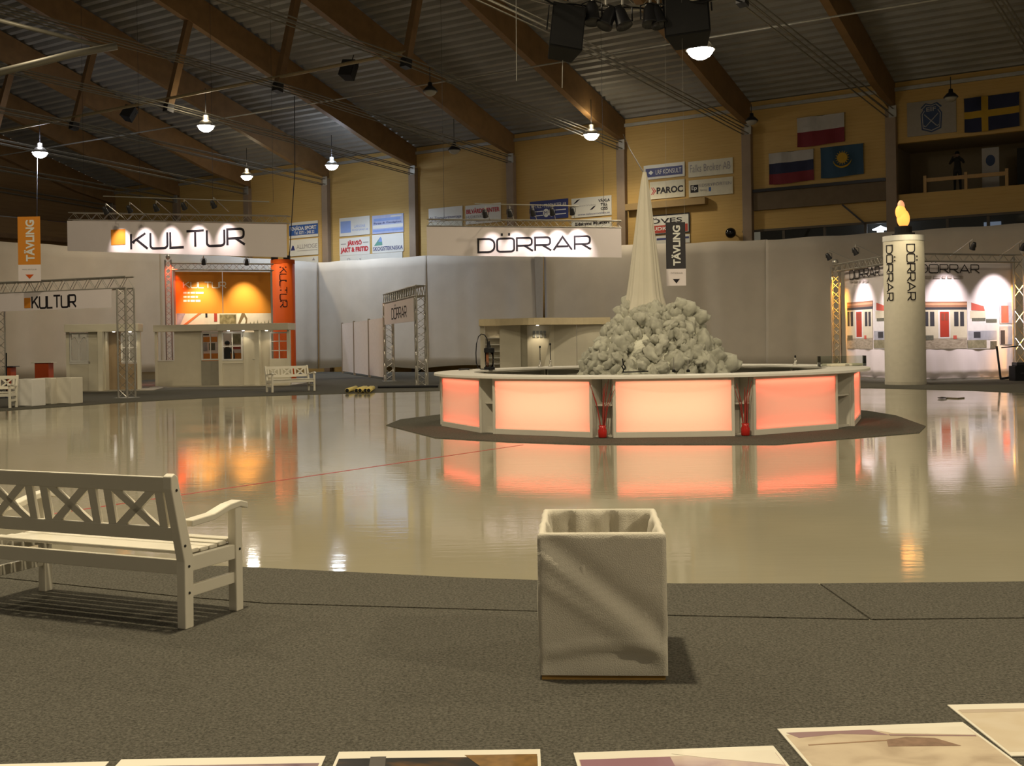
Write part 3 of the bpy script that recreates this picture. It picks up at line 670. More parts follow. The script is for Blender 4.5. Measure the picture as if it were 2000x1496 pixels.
# ================================================================ BENCHES
M_bench = pm('bench_paint', (0.70, 0.66, 0.56), 0.4, noise=(4, .05))
M_bolt = pm('bolt', (0.03, 0.03, 0.03), .5, .5)
def bench(label, loc, rz, full=True):
    """garden bench, local: x along, back at +y side, front at -y, 1.6 long"""
    b = thing('garden_bench', label, 'bench', loc, rz, 'white slatted garden benches')
    L, D, H, SH = 1.60, .52, .885, .41
    yb = lambda z: D / 2 - .02 + max(0, z - .38) * .20
    for s in (-1, 1):
        x = s * (L / 2 - .03); xa, xb = x - .03, x + .03
        pts = [(D / 2 - .07, 0), (D / 2 + .0, 0), (D / 2 + .0, .38), (yb(.80) + .035, .80), (yb(H) + .02, H - .015), (yb(H) - .01, H), (yb(H) - .035, H - .02), (yb(.70) - .04, .70), (D / 2 - .075, .40)]
        n_ = len(pts); vs = [(xa, y, z) for y, z in pts] + [(xb, y, z) for y, z in pts]
        MB().add(vs, [tuple(range(n_)), tuple(range(n_, 2 * n_))[::-1]] + [(i, n_ + i, n_ + (i + 1) % n_, (i + 1) % n_) for i in range(n_)]).build('back_leg', M_bench, b, bevel=.006)
        MB().lohi(xa, xb, -D / 2, -D / 2 + .065, 0, .625).build('front_leg', M_bench, b, bevel=.006)
        # curved armrest
        ap = [(-D / 2 - .05, .635), (-D / 2 + .02, .655), (-D / 2 + .12, .645), (-D / 2 + .26, .61), (D / 2 - .06, .60)]
        vs = []
        for (y, z) in ap: vs += [(x - .038, y, z - .032), (x + .038, y, z - .032), (x + .038, y, z + .006), (x - .038, y, z + .006)]
        fs = [(0, 3, 2, 1), (16, 17, 18, 19)]
        for i in range(4):
            a = i * 4
            for q in range(4): fs.append((a + q, a + (q + 1) % 4, a + 4 + (q + 1) % 4, a + 4 + q))
        MB().add(vs, fs).build('armrest', M_bench, b, bevel=.006)
        MB().lohi(x - .015, x + .015, -D / 2 + .06, D / 2 - .06, .17, .235).build('side_stretcher', M_bench, b, bevel=.004)
        MB().lohi(x - .022, x + .022, -D / 2 + .06, D / 2 - .06, .315, .40).build('side_apron', M_bench, b, bevel=.004)
        if full:
            for (y, z) in ((yb(.78), .79), (yb(.46), .47), (D / 2 - .035, .35), (D / 2 - .035, .20), (-D / 2 + .03, .37)):
                MB().lathe([(.008, 0), (.008, .004), (0, .005)], 8).build('bolt', M_bolt, b).matrix_local = Matrix.Translation((x + s * .030, y, z)) @ Matrix.Rotation(s * math.pi / 2, 4, 'Y')
    xi = L / 2 - .06
    MB().lohi(-xi, xi, -D / 2 + .015, -D / 2 + .04, .31, .40).build('front_apron', M_bench, b, bevel=.004)
    MB().lohi(-xi, xi, D / 2 - .045, D / 2 - .02, .30, .385).build('back_apron', M_bench, b, bevel=.004)
    for q in range(6):       # seat slats, slightly dished
        y = -D / 2 + .03 + q * .082; z = .425 - .018 * math.sin(math.pi * (q + .3) / 5.6)
        MB().lohi(-xi - (.0), xi, y - .034, y + .034, z - .011, z + .011).build('seat_slat', M_bench, b, bevel=.006)
    def railz(z0, z1, nm):
        vs = []
        for x in (-xi, xi):
            for (z, o_) in ((z0, -.013), (z0, .013), (z1, .013), (z1, -.013)): vs.append((x, yb(z) + o_, z))
        MB().add(vs, [(0, 1, 2, 3), (4, 7, 6, 5), (0, 4, 5, 1), (1, 5, 6, 2), (2, 6, 7, 3), (3, 7, 4, 0)]).build(nm, M_bench, b, bevel=.005)
    railz(.775, .865, 'top_rail'); railz(.495, .575, 'lower_rail')
    za, zb_ = .57, .78
    def sl(x0, x1, wd=.058):
        vs = []
        for (x, z) in ((x0, za), (x1, zb_)):
            for (dx, o_) in ((-wd / 2, -.010), (wd / 2, -.010), (wd / 2, .010), (-wd / 2, .010)): vs.append((x + dx, yb(z) + o_, z))
        return MB().add(vs, [(0, 3, 2, 1), (4, 5, 6, 7), (0, 1, 5, 4), (1, 2, 6, 5), (2, 3, 7, 6), (3, 0, 4, 7)])
    unit = 2 * xi / 3
    for j in range(3):
        c = -xi + unit * (j + .5)
        for x in (c - unit * .38, c + unit * .38): sl(x, x).build('back_slat', M_bench, b)
        sl(c - unit * .27, c + unit * .27, .075).build('cross_slat', M_bench, b); sl(c + unit * .27, c - unit * .27, .075).build('cross_slat', M_bench, b)
    return b
# near bench: its back faces the camera
fR, bR, fL = G(462, 1195), G(366, 1226), G(92, 1157)
dl = (fL - fR); ang = math.atan2(-dl.y, -dl.x)        # local +x is from left end to right end or reversed
ln = dl.normalized(); rear = Vector((ln.y, -ln.x, 0)); rear = rear if rear.y < 0 else -rear
# local +y (back) must be `rear`: rotation maps y axis to rear
rz = math.atan2(rear.y, rear.x) - math.pi / 2
xloc = Vector((math.cos(rz), math.sin(rz), 0))
sgn = 1 if (fR - fL).dot(xloc) > 0 else -1
ctr = fR - xloc * sgn * .77 + rear * .23
ctr.z = .012
bench('white garden bench on the near carpet seen from behind', ctr, rz)
p1, p2 = G(517, 768), G(612, 764)
d2 = (p2 - p1); rz2 = math.atan2(d2.y, d2.x)
c2 = (p1 + p2) / 2 + Vector((0, .25, .012)); bench('white garden bench facing the ice beside the orange column', c2, rz2, False)
pb = G(16, 798); bench('white garden bench at the left edge next to the white cubes', pb + Vector((-.74, .2, .012)), .05, False)

# ================================================================ CLOTH BIN
def bin_():
    q0, q1 = G(1064, 1333), G(1316, 1334)
    wd = (q1 - q0).length; dp = .78; rz = math.atan2((q1 - q0).y, (q1 - q0).x)
    b = thing('cloth_bin', 'square white cloth covered bin standing on the grey carpet', 'bin', (q0 + q1) / 2 + Vector((0, dp / 2, .012)), rz)
    H = .685; X, Y = wd / 2, dp / 2
    MB().lohi(-X + .012, X - .012, -Y + .008, Y - .01, 0, .022).build('wooden_base', pm('raw_wood', (.42, .24, .06), .6, noise=(8, .3)), b)
    def wr(u, z, s):       # wrinkles of the cloth, outward distance
        d = 0
        if s == 0:          # front: diagonal pull folds
            x = u
            l1 = (x + X) * .62 + (z - .60) * .78; d += .020 * math.exp(-(l1 / .035) ** 2) - .018 * math.exp(-((l1 - .07) / .05) ** 2)
            l2 = (x + X) * .55 + (z - .50) * .83; d += .016 * math.exp(-((l2 + .02) / .03) ** 2)
            l3 = z - .115 - .05 * math.sin((x + X) * 4.5); d += .014 * math.exp(-(l3 / .02) ** 2) - .011 * math.exp(-((l3 + .05) / .04) ** 2)
            l4 = (x) * .15 + (z - .44); d += .006 * math.exp(-(l4 / .02) ** 2) * max(0, x / X)
        else: d += .008 * math.sin(9 * u + 14 * z + s) * math.sin(5 * z + s)
        return d * min(1, (X - abs(u)) / .04 if s in (0, 2) else (Y - abs(u)) / .04) * min(1, (H - z) / .05)
    mb = MB(); N = 26
    per = []
    for s in range(4):
        for i in range(N):
            f = -1 + 2 * i / N
            per.append((s, f))
    r = .012
    def pt(s, f, z, inn):
        hx, hy = X - inn, Y - inn
        d = wr(f * (X if s in (0, 2) else Y), z, s) if inn == 0 else (.020 * math.sin(7 * f + 9 * z + s * 2) + .016 * math.sin(15 * f - 12 * z)) * min(1, (H - z) / .06) * (1 - abs(f)) ** .3
        if s == 0: return (f * hx, -hy - d, z)
        if s == 1: return (hx + d, f * hy, z)
        if s == 2: return (-f * hx, hy + d, z)
        return (-hx - d, -f * hy, z)
    rows = [(0.022 + (H - .022) * j / 24, 0) for j in range(24)] + [(H - .008, .001), (H, .010), (H + .002, .022), (H - .004, .034)] + [(H - .03 - .5 * j / 10, .036) for j in range(11)]
    vs = [pt(s, f, z, inn) for (z, inn) in rows for (s, f) in per]; M = len(per)
    fs = [(j * M + i, j * M + (i + 1) % M, (j + 1) * M + (i + 1) % M, (j + 1) * M + i) for j in range(len(rows) - 1) for i in range(M)]
    fs.append(tuple((len(rows) - 1) * M + i for i in range(M)))
    mb.add(vs, fs); o = mb.build('cloth_cover', M_canvas, b, smooth=True)
bin_()

# ================================================================ PRINTS ON THE CARPET
def photo_mat(name, cols, scale=3.0, seed=0.0, stretch=(1, 1, 1)):
    m = bpy.data.materials.new(name); m.use_nodes = True; nt = m.node_tree; b = nt.nodes['Principled BSDF']; b.inputs['Roughness'].default_value = .35
    tc = nt.nodes.new('ShaderNodeTexCoord'); mp = nt.nodes.new('ShaderNodeMapping'); mp.inputs['Location'].default_value = (seed, seed * 1.7, 0); mp.inputs['Scale'].default_value = stretch
    n = nt.nodes.new('ShaderNodeTexNoise'); n.inputs['Scale'].default_value = scale; n.inputs['Detail'].default_value = 5; n.inputs['Distortion'].default_value = .6
    nt.links.new(tc.outputs['Object'], mp.inputs['Vector']); nt.links.new(mp.outputs['Vector'], n.inputs['Vector'])
    r = nt.nodes.new('ShaderNodeValToRGB'); r.color_ramp.elements.remove(r.color_ramp.elements[1])
    r.color_ramp.elements[0].position = .28; r.color_ramp.elements[0].color = (*cols[0], 1)
    for i, c in enumerate(cols[1:]):
        e = r.color_ramp.elements.new(.28 + .45 * (i + 1) / (len(cols) - 1)); e.color = (*c, 1)
    nt.links.new(n.outputs['Fac'], r.inputs['Fac']); nt.links.new(r.outputs['Color'], b.inputs['Base Color']); MATS[name] = m; return m
M_paper = pm('print_paper', (0.78, 0.74, 0.64), .4, noise=(3, .03))
prints = [((-180, 1499), (213, 1489), 'large photo print lying in the near left corner, mostly out of view', [(.10, .06, .08), (.3, .2, .2)], 0),
          ((237, 1485), (636, 1478), 'purple-brown photo print lying left of the dark photo print', [(.08, .03, .06), (.22, .14, .16), (.35, .25, .2)], 1),
          ((662, 1470), (1055, 1465), 'dark photo print with brown corner, third from the left on the carpet', [(.008, .008, .008), (.02, .018, .015), (.16, .08, .02)], 2),
          ((1120, 1472), (1510, 1458), 'photo print with purple roof and white sky on the carpet', [(.28, .16, .2), (.5, .38, .36), (.6, .5, .4)], 3),
          ((1518, 1425), (1880, 1412), 'photo print of a house gable lying near the lower right corner', [(.42, .33, .24), (.58, .48, .36), (.66, .56, .42)], 4),
          ((1850, 1378), (2225, 1370), 'pale photo print cut off at the right edge of the view', [(.62, .52, .38), (.70, .62, .5)], 5)]
for (a, b, lb, cols, s) in prints:
    A, B = G(*a, .014), G(*b, .014); wd = (B - A).length; rz = math.atan2((B - A).y, (B - A).x); ht = wd * .72
    t = thing('photo_print', lb, 'print', (A + B) / 2, rz, 'large photo prints on the carpet')
    MB().lohi(-wd / 2, wd / 2, -ht, 0, 0, .004).build('sheet', M_paper, t)
    bd = .075
    MB().lohi(-wd / 2 + .012, wd / 2 - .012, -ht + .04, -bd, .004, .0045).build('picture', photo_mat('photo_%d' % s, cols, 4.0, s * 3.1, (1, 1.6, 1)), t)
    pic = lambda pts, nm, m, z=.0052: MB().prism(pts, .0045, z).build(nm, m, t)
    if s == 4:
        pu = pm('print_roof', (.30, .19, .20), .4); cr = pm('print_sky', (.75, .70, .60), .4); br_ = pm('print_timber', (.34, .22, .14), .4)
        k = wd / .72
        pic([(-.34 * k, -.052), (-.02 * k, -.052), (.03 * k, -.12), (-.15 * k, -.085), (-.31 * k, -.115)], 'printed_roof', pu)
        pic([(-.02 * k, -.0505), (.345 * k, -.0505), (.345 * k, -.15), (.05 * k, -.10)], 'printed_sky', cr)
        pic([(.03 * k, -.11), (.34 * k, -.155), (.34 * k, -.165), (.03 * k, -.125)], 'printed_roof_edge', pu, .0056)
        pic([(-.30 * k, -.19), (.0, -.17), (.0, -.18), (-.30 * k, -.20)], 'printed_beam', br_, .0056)
        pic([(-.02 * k, -.24), (0, -.17), (.08 * k, -.15), (.18 * k, -.17), (.24 * k, -.26)], 'printed_shrub', pm('print_shrub', (.26, .17, .12), .4, noise=(30, .5)), .0058)
    if s == 3:
        cr = pm('print_sky', (.75, .70, .60), .4)
        pic([(-.02, -.0505), (wd / 2 - .015, -.0505), (wd / 2 - .015, -.2), (.12, -.11)], 'printed_sky', cr)
        pic([(-wd / 2 + .015, -.08), (-.03, -.08), (-.03, -.2), (-wd / 2 + .015, -.2)], 'printed_roof', pm('print_roof2', (.28, .15, .19), .4))
    if s == 5:
        pic([(-wd / 2 + .02, -.07), (wd / 2 - .02, -.07), (wd / 2 - .02, -.10), (-wd / 2 + .02, -.11)], 'printed_eave', pm('print_eave', (.52, .43, .34), .4))
    if s == 2:
        pic([(.10, -.055), (wd / 2 - .013, -.055), (wd / 2 - .013, -.2), (.18, -.2)], 'printed_leaves', pm('print_leaves', (.20, .11, .03), .4, noise=(25, .6)))
        pic([(-.26, -.06), (-.20, -.06), (-.19, -.2), (-.25, -.2)], 'printed_post', pm('print_post', (.09, .08, .07), .4))
# ================================================================ TRUSSES, SIGNS, BOOTHS
class PF:
    """a vertical plane standing in the hall: A left end, B right end"""
    def __init__(s, A, B):
        s.o = Vector((A.x, A.y, 0)); s.ex = Vector((B.x - A.x, B.y - A.y, 0)); s.w = s.ex.length; s.ex.normalize()
        s.n = Vector((-s.ex.y, s.ex.x, 0)); s.rz = math.atan2(s.ex.y, s.ex.x)
    def __call__(s, px, py):
        a, b = ray(px, py); d = s.o.dot(s.n) / (a * s.n.x + s.n.y)
        p = Vector((a * d, d, EYE + b * d)); return (p - s.o).dot(s.ex), p.z
    def pt(s, x, z, y=0): return s.o + s.ex * x + s.n * y + Vector((0, 0, z))
    def th(s, name, label, cat, group=None, at_=(0, 0)): return thing(name, label, cat, s.o, s.rz, group)
def truss(parent, p0, p1, size=.32, side=(0, 1, 0), mchord=None, r=.024, pitch=None):
    p0, p1 = Vector(p0), Vector(p1); d = (p1 - p0).normalized(); a = Vector(side).normalized(); b = d.cross(a).normalized()
    h = size / 2; m = mchord or M_alu; L = (p1 - p0).length; n = max(2, round(L / (pitch or size)))
    cs = [a * h + b * h, a * h - b * h, -a * h - b * h, -a * h + b * h]
    for c in cs: MB().tube([p0 + c, p1 + c], r, 6).build('chord', m, parent)
    for q in range(4):
        c0, c1 = cs[q], cs[(q + 1) % 4]
        pts = [p0 + d * (L * i / n) + (c0 if i % 2 == 0 else c1) for i in range(n + 1)]
        MB().tube(pts, r * .5, 4).build('lattice', m, parent)
def plate(parent, pf, pts, m, name, y0=-.012, y1=-.006):
    """flat piece from pixel outline on the plane"""
    q = [pf(*p) for p in pts]
    return MB().plate([(x, z) for x, z in q], y0, y1).build(name, m, parent)
def rect(pf, x0, y0, x1, y1):
    a = pf(x0, (y0 + y1) / 2)[0]; b = pf(x1, (y0 + y1) / 2)[0]; xm = (x0 + x1) / 2
    return a, b, pf(xm, y1)[1], pf(xm, y0)[1]
def pbox(parent, pf, x0, y0, x1, y1, m, name, ya=0, yb=.06, bevel=0):
    a, b, c, d = rect(pf, x0, y0, x1, y1); return MB().lohi(a, b, ya, yb, c, d).build(name, m, parent, bevel=bevel)
ORD = 'first second third fourth fifth sixth'.split()
M_lens = glow('lamp_lens', (1.0, 0.93, 0.82), 14.0)
par_src = {}
def par(label, loc, aim, power, color=(1, .86, .70), angle=46, blend=.45, group=None, scale=1.0, lit=True, arm=None):
    loc, aim = Vector(loc), Vector(aim); d = (aim - loc).normalized()
    t = thing('spotlight', label, 'spotlight', loc, 0, group)
    q = d.to_track_quat('-Z', 'Y').to_matrix().to_4x4(); s = scale
    a = MB().lathe([(.0, .20 * s), (.05 * s, .19 * s), (.075 * s, .12 * s), (.085 * s, 0), (.10 * s, -.05 * s), (.10 * s, -.07 * s), (.08 * s, -.05 * s)], 14).build('lamp_can', M_dark if scale < 2 else M_black, t, smooth=True); a.matrix_local = q
    b = MB().lathe([(0, -.045 * s), (.08 * s, -.046 * s)], 14).build('lens', M_lens if lit else M_dark, t); b.matrix_local = q
    MB().tube([(-.11 * s, 0, 0), (-.11 * s, 0, .16 * s), (0, 0, .20 * s), (.11 * s, 0, .16 * s), (.11 * s, 0, 0)], .010 * s, 5).build('yoke', M_dark, t)
    MB().tube([(0, 0, .19 * s), (0, 0, .30 * s)], .018 * s, 6).build('clamp', M_alu, t)
    if arm is not None: MB().tube([(0, 0, .29 * s), arm], .014, 5).build('arm', M_alu, t)
    if lit: 
        l = spot('spotlight_beam', (0, 0, 0), d, power, color, angle, blend, .05); l.parent = t; l.location = d * .10 * s
    return t

# ---- big hanging KULTUR sign
pf = PF(at(131, 430, 42), at(559, 437, 39.5))
sg = pf.th('hanging_sign', 'wide hanging white sign reading KULTUR with orange square', 'sign')
x0, zt = pf(131, 431); x1, zt2 = pf(559, 438); zb_ = pf(131, 490)[1]; zb2 = pf(557, 503)[1]
MB().add([(x0, 0, zb_), (x1, 0, zb2), (x1, 0, zt2), (x0, 0, zt), (x0, .03, zb_), (x1, .03, zb2), (x1, .03, zt2), (x0, .03, zt)], [(0, 1, 2, 3), (4, 7, 6, 5), (0, 4, 5, 1), (1, 5, 6, 2), (2, 6, 7, 3), (3, 7, 4, 0)]).build('banner', M_print, sg)
a, b, c, d = rect(pf, 217, 448, 245, 478); MB().lohi(a, b, -.012, 0, c, d).build('orange_square', M_orange, sg)
a, b, c, d = rect(pf, 256, 450, 477, 484); word(sg, 'KULTUR', a, c + .03, d - c - .06, b - a, M_ink, stroke=.15, y=0)
za = (zt + zt2) / 2
truss(sg, (x0, .2, zt + .18), (x1, .2, zt2 + .18), .26, r=.02)
MB().tube([(x0 + 2.2, -.85, zt + .70), (x1 - .2, -.85, zt2 + .70)], .02, 6).build('lamp_rail', M_alu, sg)
for xq in (x0 + .6, x0 + 3.0, x1 - 3.0, x1 - .6): MB().tube([(xq, .2, zt + .3), (xq, .2, zt + 12.6)], .006, 4).build('hanger', M_dark, sg)
for q, fr_ in enumerate((.255, .365, .485, .61, .74)):
    x = x0 + (x1 - x0) * fr_
    p = pf.pt(x, za + .40, -.85); par('%s spotlight from the left above the big KULTUR sign' % ORD[q], p, pf.pt(x + .05, za - .78, 0), 250, (1, .84, .76), 52, 1.0, 'spotlights over the big KULTUR sign', arm=pf.n * 1.0 + Vector((0, 0, -.1)))
# ---- big hanging DÖRRAR sign
pf = PF(at(833, 443, 40), at(1213, 446, 39))
sg = pf.th('hanging_sign', 'wide hanging white sign reading DÖRRAR in the middle of the hall', 'sign')
x0, zt = pf(833, 443); x1, zt2 = pf(1213, 446); zb_ = pf(833, 499)[1]; zb2 = pf(1215, 503)[1]
MB().add([(x0, 0, zb_), (x1, 0, zb2), (x1, 0, zt2), (x0, 0, zt), (x0, .03, zb_), (x1, .03, zb2), (x1, .03, zt2), (x0, .03, zt)], [(0, 1, 2, 3), (4, 7, 6, 5), (0, 4, 5, 1), (1, 5, 6, 2), (2, 6, 7, 3), (3, 7, 4, 0)]).build('banner', M_print, sg)
a, b, c, d = rect(pf, 934, 463, 1153, 491); word(sg, 'DÖRRAR', a, c + .02, d - c - .04, b - a, M_ink, stroke=.15, y=0)
za = (zt + zt2) / 2
truss(sg, (x0, .2, zt + .16), (x1, .2, zt2 + .16), .24, r=.02)
MB().tube([(x0 + 1.9, -.85, zt + .66), (x1 - 1.4, -.85, zt2 + .72)], .02, 6).build('lamp_rail', M_alu, sg)
for xq in (x0 + .6, x1 - .6): MB().tube([(xq, .2, zt + .3), (xq, .2, zt + 12.2)], .006, 4).build('hanger', M_dark, sg)
for q, px in enumerate((956, 1003, 1047, 1084, 1122)):
    x = pf(px, 440)[0]
    p = pf.pt(x, za + .38, -.85); par('%s spotlight from the left above the big DÖRRAR sign' % ORD[q], p, pf.pt(x + .12, za - .72, 0), (120, 170, 190, 230, 330)[q], (1, .86, .80), 52, 1.0, 'spotlights over the big DÖRRAR sign', arm=pf.n * 1.0 + Vector((0, 0, -.1)))

# ---- truss gates with signs
def gate(label, pf, ztop, signpx, wordtxt, wpx, sq=None):
    g = pf.th('truss_gate', label, 'gate'); W_ = pf.w; sz = .36
    for x in (0, W_):
        truss(g, (x, .0, .03), (x, .0, ztop - sz), sz, r=.03, pitch=.26); MB().lohi(x - .28, x + .28, -.28, .28, .012, .022).build('foot_plate', M_steel, g)
    truss(g, (-sz / 2, 0, ztop - sz / 2), (W_ + sz / 2, 0, ztop - sz / 2), sz, r=.03, pitch=.26)
    a, b, c, d = signpx; MB().lohi(a, b, -.22, -.20, c, d).build('banner', M_print, g)
    a, b, c, d = wpx; word(g, wordtxt, a, c, d - c, b - a, M_ink, stroke=.15, y=-.22)
    if sq: MB().lohi(sq[0], sq[1], -.23, -.22, sq[2], sq[3]).build('orange_square', M_orange, g)
    return g
pf = PF(at(-6, 700, 37.9), at(247, 700, 35.6))
zt = pf(247, 541)[1]
gate('aluminium truss gate with small KULTUR sign beside the white cubes', pf, zt, rect(pf, 4, 570, 228, 605), 'KULTUR', rect(pf, 73, 578, 158, 601), rect(pf, 58, 582, 70, 602))
pf = PF(at(760, 700, 47.5), at(823, 700, 40.4))
zt = pf(823, 557)[1]
gate('small far truss gate with DÖRRAR sign at the back of the ice', pf, zt, (.3, pf.w - .25, zt - 1.28, zt - .42), 'DÖRRAR', (2.2, pf.w - 1.7, zt - 1.08, zt - .68))
# ---- fence of white panels
pf = PF(at(669, 700, 62), at(752, 700, 49))
fn = pf.th('panel_fence', 'row of three pinkish white exhibition panels left of the small gate', 'partition')
xs = [pf(p, 690)[0] for p in (669, 692, 721, 751)]
for x in xs: MB().lohi(x - .07, x + .07, -.05, .05, .012, 2.78).build('post', pm('post_brown', (.36, .30, .24), .5), fn)
for xa_, xb_ in zip(xs[:-1], xs[1:]): MB().lohi(xa_ + .07, xb_ - .07, -.015, .015, .12, 2.72).build('panel', pm('panel_pink', (.82, .74, .72), .6), fn)

# ---- round fabric columns
def column(label, px, py, d, px_w, ztop, m, txt, angs, mtxt, wz, cap, stroke=.13, hh=.22):
    p = at(px, py, d); p.z = .012; R = px_w * d / F / 2
    c = thing('banner_column', label, 'column', p)
    MB().lathe([(R, 0), (R, .06), (R * .995, .07), (R * .995, ztop), (R * .9, ztop), (0, ztop)], 48).build('cloth_tube', m, c, smooth=False)
    for pp in c.children[0].data.polygons: pp.use_smooth = abs(pp.normal.z) < .5
    MB().lathe([(R * 1.012, ztop - .16), (R * 1.012, ztop + .015), (R * .9, ztop + .02), (R * .9, ztop - .1)], 48).build('top_ring', cap, c, smooth=False)
    MB().lathe([(R * 1.01, .0), (R * 1.01, .10), (R, .10)], 48).build('base_ring', m, c)
    aoff = -math.atan2(p.x, p.y)
    for a0 in angs:      # a0 from straight at the viewer, positive to the right
        def mp(X, Z, off, a0=a0):
            t = a0 + aoff + (Z) / R; rr = R + .012 - off; return (rr * math.sin(t), -rr * math.cos(t), wz[1] - X)
        word(c, txt, 0, -hh / 2, hh, wz[1] - wz[0], mtxt, mapf=mp, stroke=stroke)
    return c, p, R
dk_ = column('tall white round banner column reading DÖRRAR with flame on top', 1768, 700, 36.6, 77, at(1768, 463, 36.6).z, pm('column_cloth', (.50, .46, .38), .8), 'DÖRRAR', (math.radians(20), math.radians(-43), math.radians(140)), M_ink, (at(1768, 587, 36.0).z, at(1768, 478, 36.0).z), M_white, hh=.25)
ok_ = column('tall orange round banner column reading KULTUR beside the kiosk', 555, 700, 51, 46, at(555, 509, 51).z, M_dorange, 'KULTUR', (0.02, 2.1, -2.1), M_ink, (at(555, 600, 50.4).z, at(555, 522, 50.4).z), M_dorange, hh=.30)
p = ok_[1]
spot('column_uplight', (p.x, p.y - 1.6, at(555, 507, 51).z + .45), (p.x, p.y - .2, at(555, 570, 51).z), 60, (1, .75, .5), 70, .8, .1)
for sx_ in (-.3, .25):
    t = thing('spotlight_bracket', 'small black lamp bracket on top of the orange column, %s one' % ('left' if sx_ < 0 else 'right'), 'bracket', (p.x + sx_, p.y - .3, at(555, 509, 51).z))
    MB().lohi(-.14, .14, -.1, .1, .02, .2).build('lamp_box', M_black, t); MB().tube([(.1, 0, .1), (.16, -.2, .35)], .02, 5).build('arm', M_black, t)
# flame lamp on the white column
p = dk_[1]; zt = at(1768, 463, 36.6).z
fb = thing('flame_lamp', 'glowing orange silk flame lamp on top of the white column', 'lamp', (p.x, p.y, zt + .02))
MB().lohi(-.28, .28, -.28, .28, 0, .10).build('base_plate', M_black, fb); MB().lathe([(.27, .10), (.27, .30), (.24, .33), (.0, .33)], 20).build('bowl', M_black, fb)
M_fl = glow('silk_flame', (1.0, .36, .07), 1.6); M_fl2 = glow('silk_flame_pale', (.9, .42, .22), .7)
def blob(cx, cz, rx, rz_, m, nm, lean=0):
    mb = MB(); mb.grid(18, 11, lambda u, v: (cx + lean * (v - .5) + rx * math.sin(math.pi * v) * math.cos(u * 6.2832) * (1 + .12 * math.sin(3 * u * 6.28)), rx * .8 * math.sin(math.pi * v) * math.sin(u * 6.2832), cz - rz_ * math.cos(math.pi * v)), closed=True)
    mb.build(nm, m, fb, smooth=True)
blob(.02, .58, .20, .30, M_fl, 'flame'); blob(-.06, .78, .17, .26, M_fl, 'flame', -.04); blob(-.05, 1.0, .11, .18, M_fl2, 'flame_tip', -.03)
l = bpy.data.lights.new('flame_light', 'POINT'); l.energy = 6; l.color = (1, .5, .15); l.shadow_soft_size = .3
lo = bpy.data.objects.new('flame_light', l); COL.objects.link(lo); lo.parent = fb; lo.location = (.0, -.5, .7)
spot('column_downlight', (p.x - .1, p.y - 1.5, zt + .7), (p.x, p.y - .3, zt - 1.2), 95, (1, .86, .55), 75, .9, .1)

# ---- DÖRRAR photo backdrop, two panels meeting behind the column
M_siding = pm('photo_siding', (.62, .57, .44), .6); M_pdoor = pm('photo_door', (.42, .05, .03), .5); M_pband = pm('photo_eave', (.30, .15, .09), .6)
M_pdark = pm('photo_dark', (.05, .05, .06), .5); M_pstone = photo_mat('photo_stone', [(.26, .22, .17), (.42, .36, .28), (.52, .46, .38)], 9, 2, (.6, 1, 2))
M_proof = pm('photo_roof', (.55, .11, .08), .6); M_pgrey = photo_mat('photo_grey', [(.30, .31, .36), (.48, .49, .55)], 3, 5); M_pgreen = photo_mat('photo_lawn', [(.18, .17, .10), (.36, .32, .22)], 8, 1)
M_phedge = pm('photo_hedge', (.12, .12, .09), .8, noise=(20, .5)); M_pwhite = pm('photo_white', (.70, .68, .68), .6)
cD = at(1772, 700, 39.0)
def house_photo(t, pf, X):
    """front with the door between pixel columns; X maps 0..1 to pixel column"""
    r = lambda a, y0, b, y1, m, nm, k=1: pbox(t, pf, X(a), y0, X(b), y1, m, nm, -.016 - .003 * k, -.012)
    r(0, 605, 1, 661, M_siding, 'printed_siding', 0); r(0, 660, 1, 681, M_pstone, 'printed_stone_base', 0)
    r(0, 589, 1, 600, M_pband, 'printed_eave', 0); r(0, 592, 1, 596, pm('photo_eave_light', (.55, .30, .18), .6), 'printed_fascia'); r(0, 600, 1, 605, M_pdark, 'printed_shadow', 0)
    r(.33, 606, .61, 661, M_pwhite, 'printed_door_casing'); r(.37, 609, .58, 658, M_pdoor, 'printed_door', 2)
    for (a, b) in ((.40, .46), (.49, .55)): r(a, 612, b, 626, pm('photo_pane', (.25, .07, .05), .4), 'printed_pane', 3)
    for (a, b) in ((.02, .10), (.14, .24), (.70, .80), (.84, .93)): r(a, 609, b, 637, M_pdark, 'printed_window', 1)
    r(.02, 655, .22, 664, M_phedge, 'printed_dog', 2); r(.68, 655, .76, 662, M_proof, 'printed_figure', 2)
def house_photo2(t, pf, X):
    r = lambda a, y0, b, y1, m, nm, k=1: pbox(t, pf, X(a), y0, X(b), y1, m, nm, -.016 - .003 * k, -.012)
    r(0, 589, 1, 681, M_pwhite, 'printed_sky', 0)
    plate(t, pf, [(X(.12), 591), (X(.52), 598), (X(.56), 607), (X(.12), 606)][::-1], M_proof, 'printed_roof', -.022, -.012)
    r(.08, 607, .58, 622, M_siding, 'printed_wall'); r(.14, 621, .58, 627, M_phedge, 'printed_hedge', 2); r(.60, 623, .95, 630, M_phedge, 'printed_bush', 2)
    r(.02, 646, .95, 664, M_pgrey, 'printed_porch'); r(.2, 648, .42, 660, M_pdark, 'printed_opening', 2); r(.0, 664, .62, 680, M_pgreen, 'printed_lawn'); r(.74, 666, .95, 680, M_phedge, 'printed_shrub', 2)
pfR = PF(cD, at(1980, 700, 40.6)); pfL = PF(at(1652, 700, 44.2), cD)
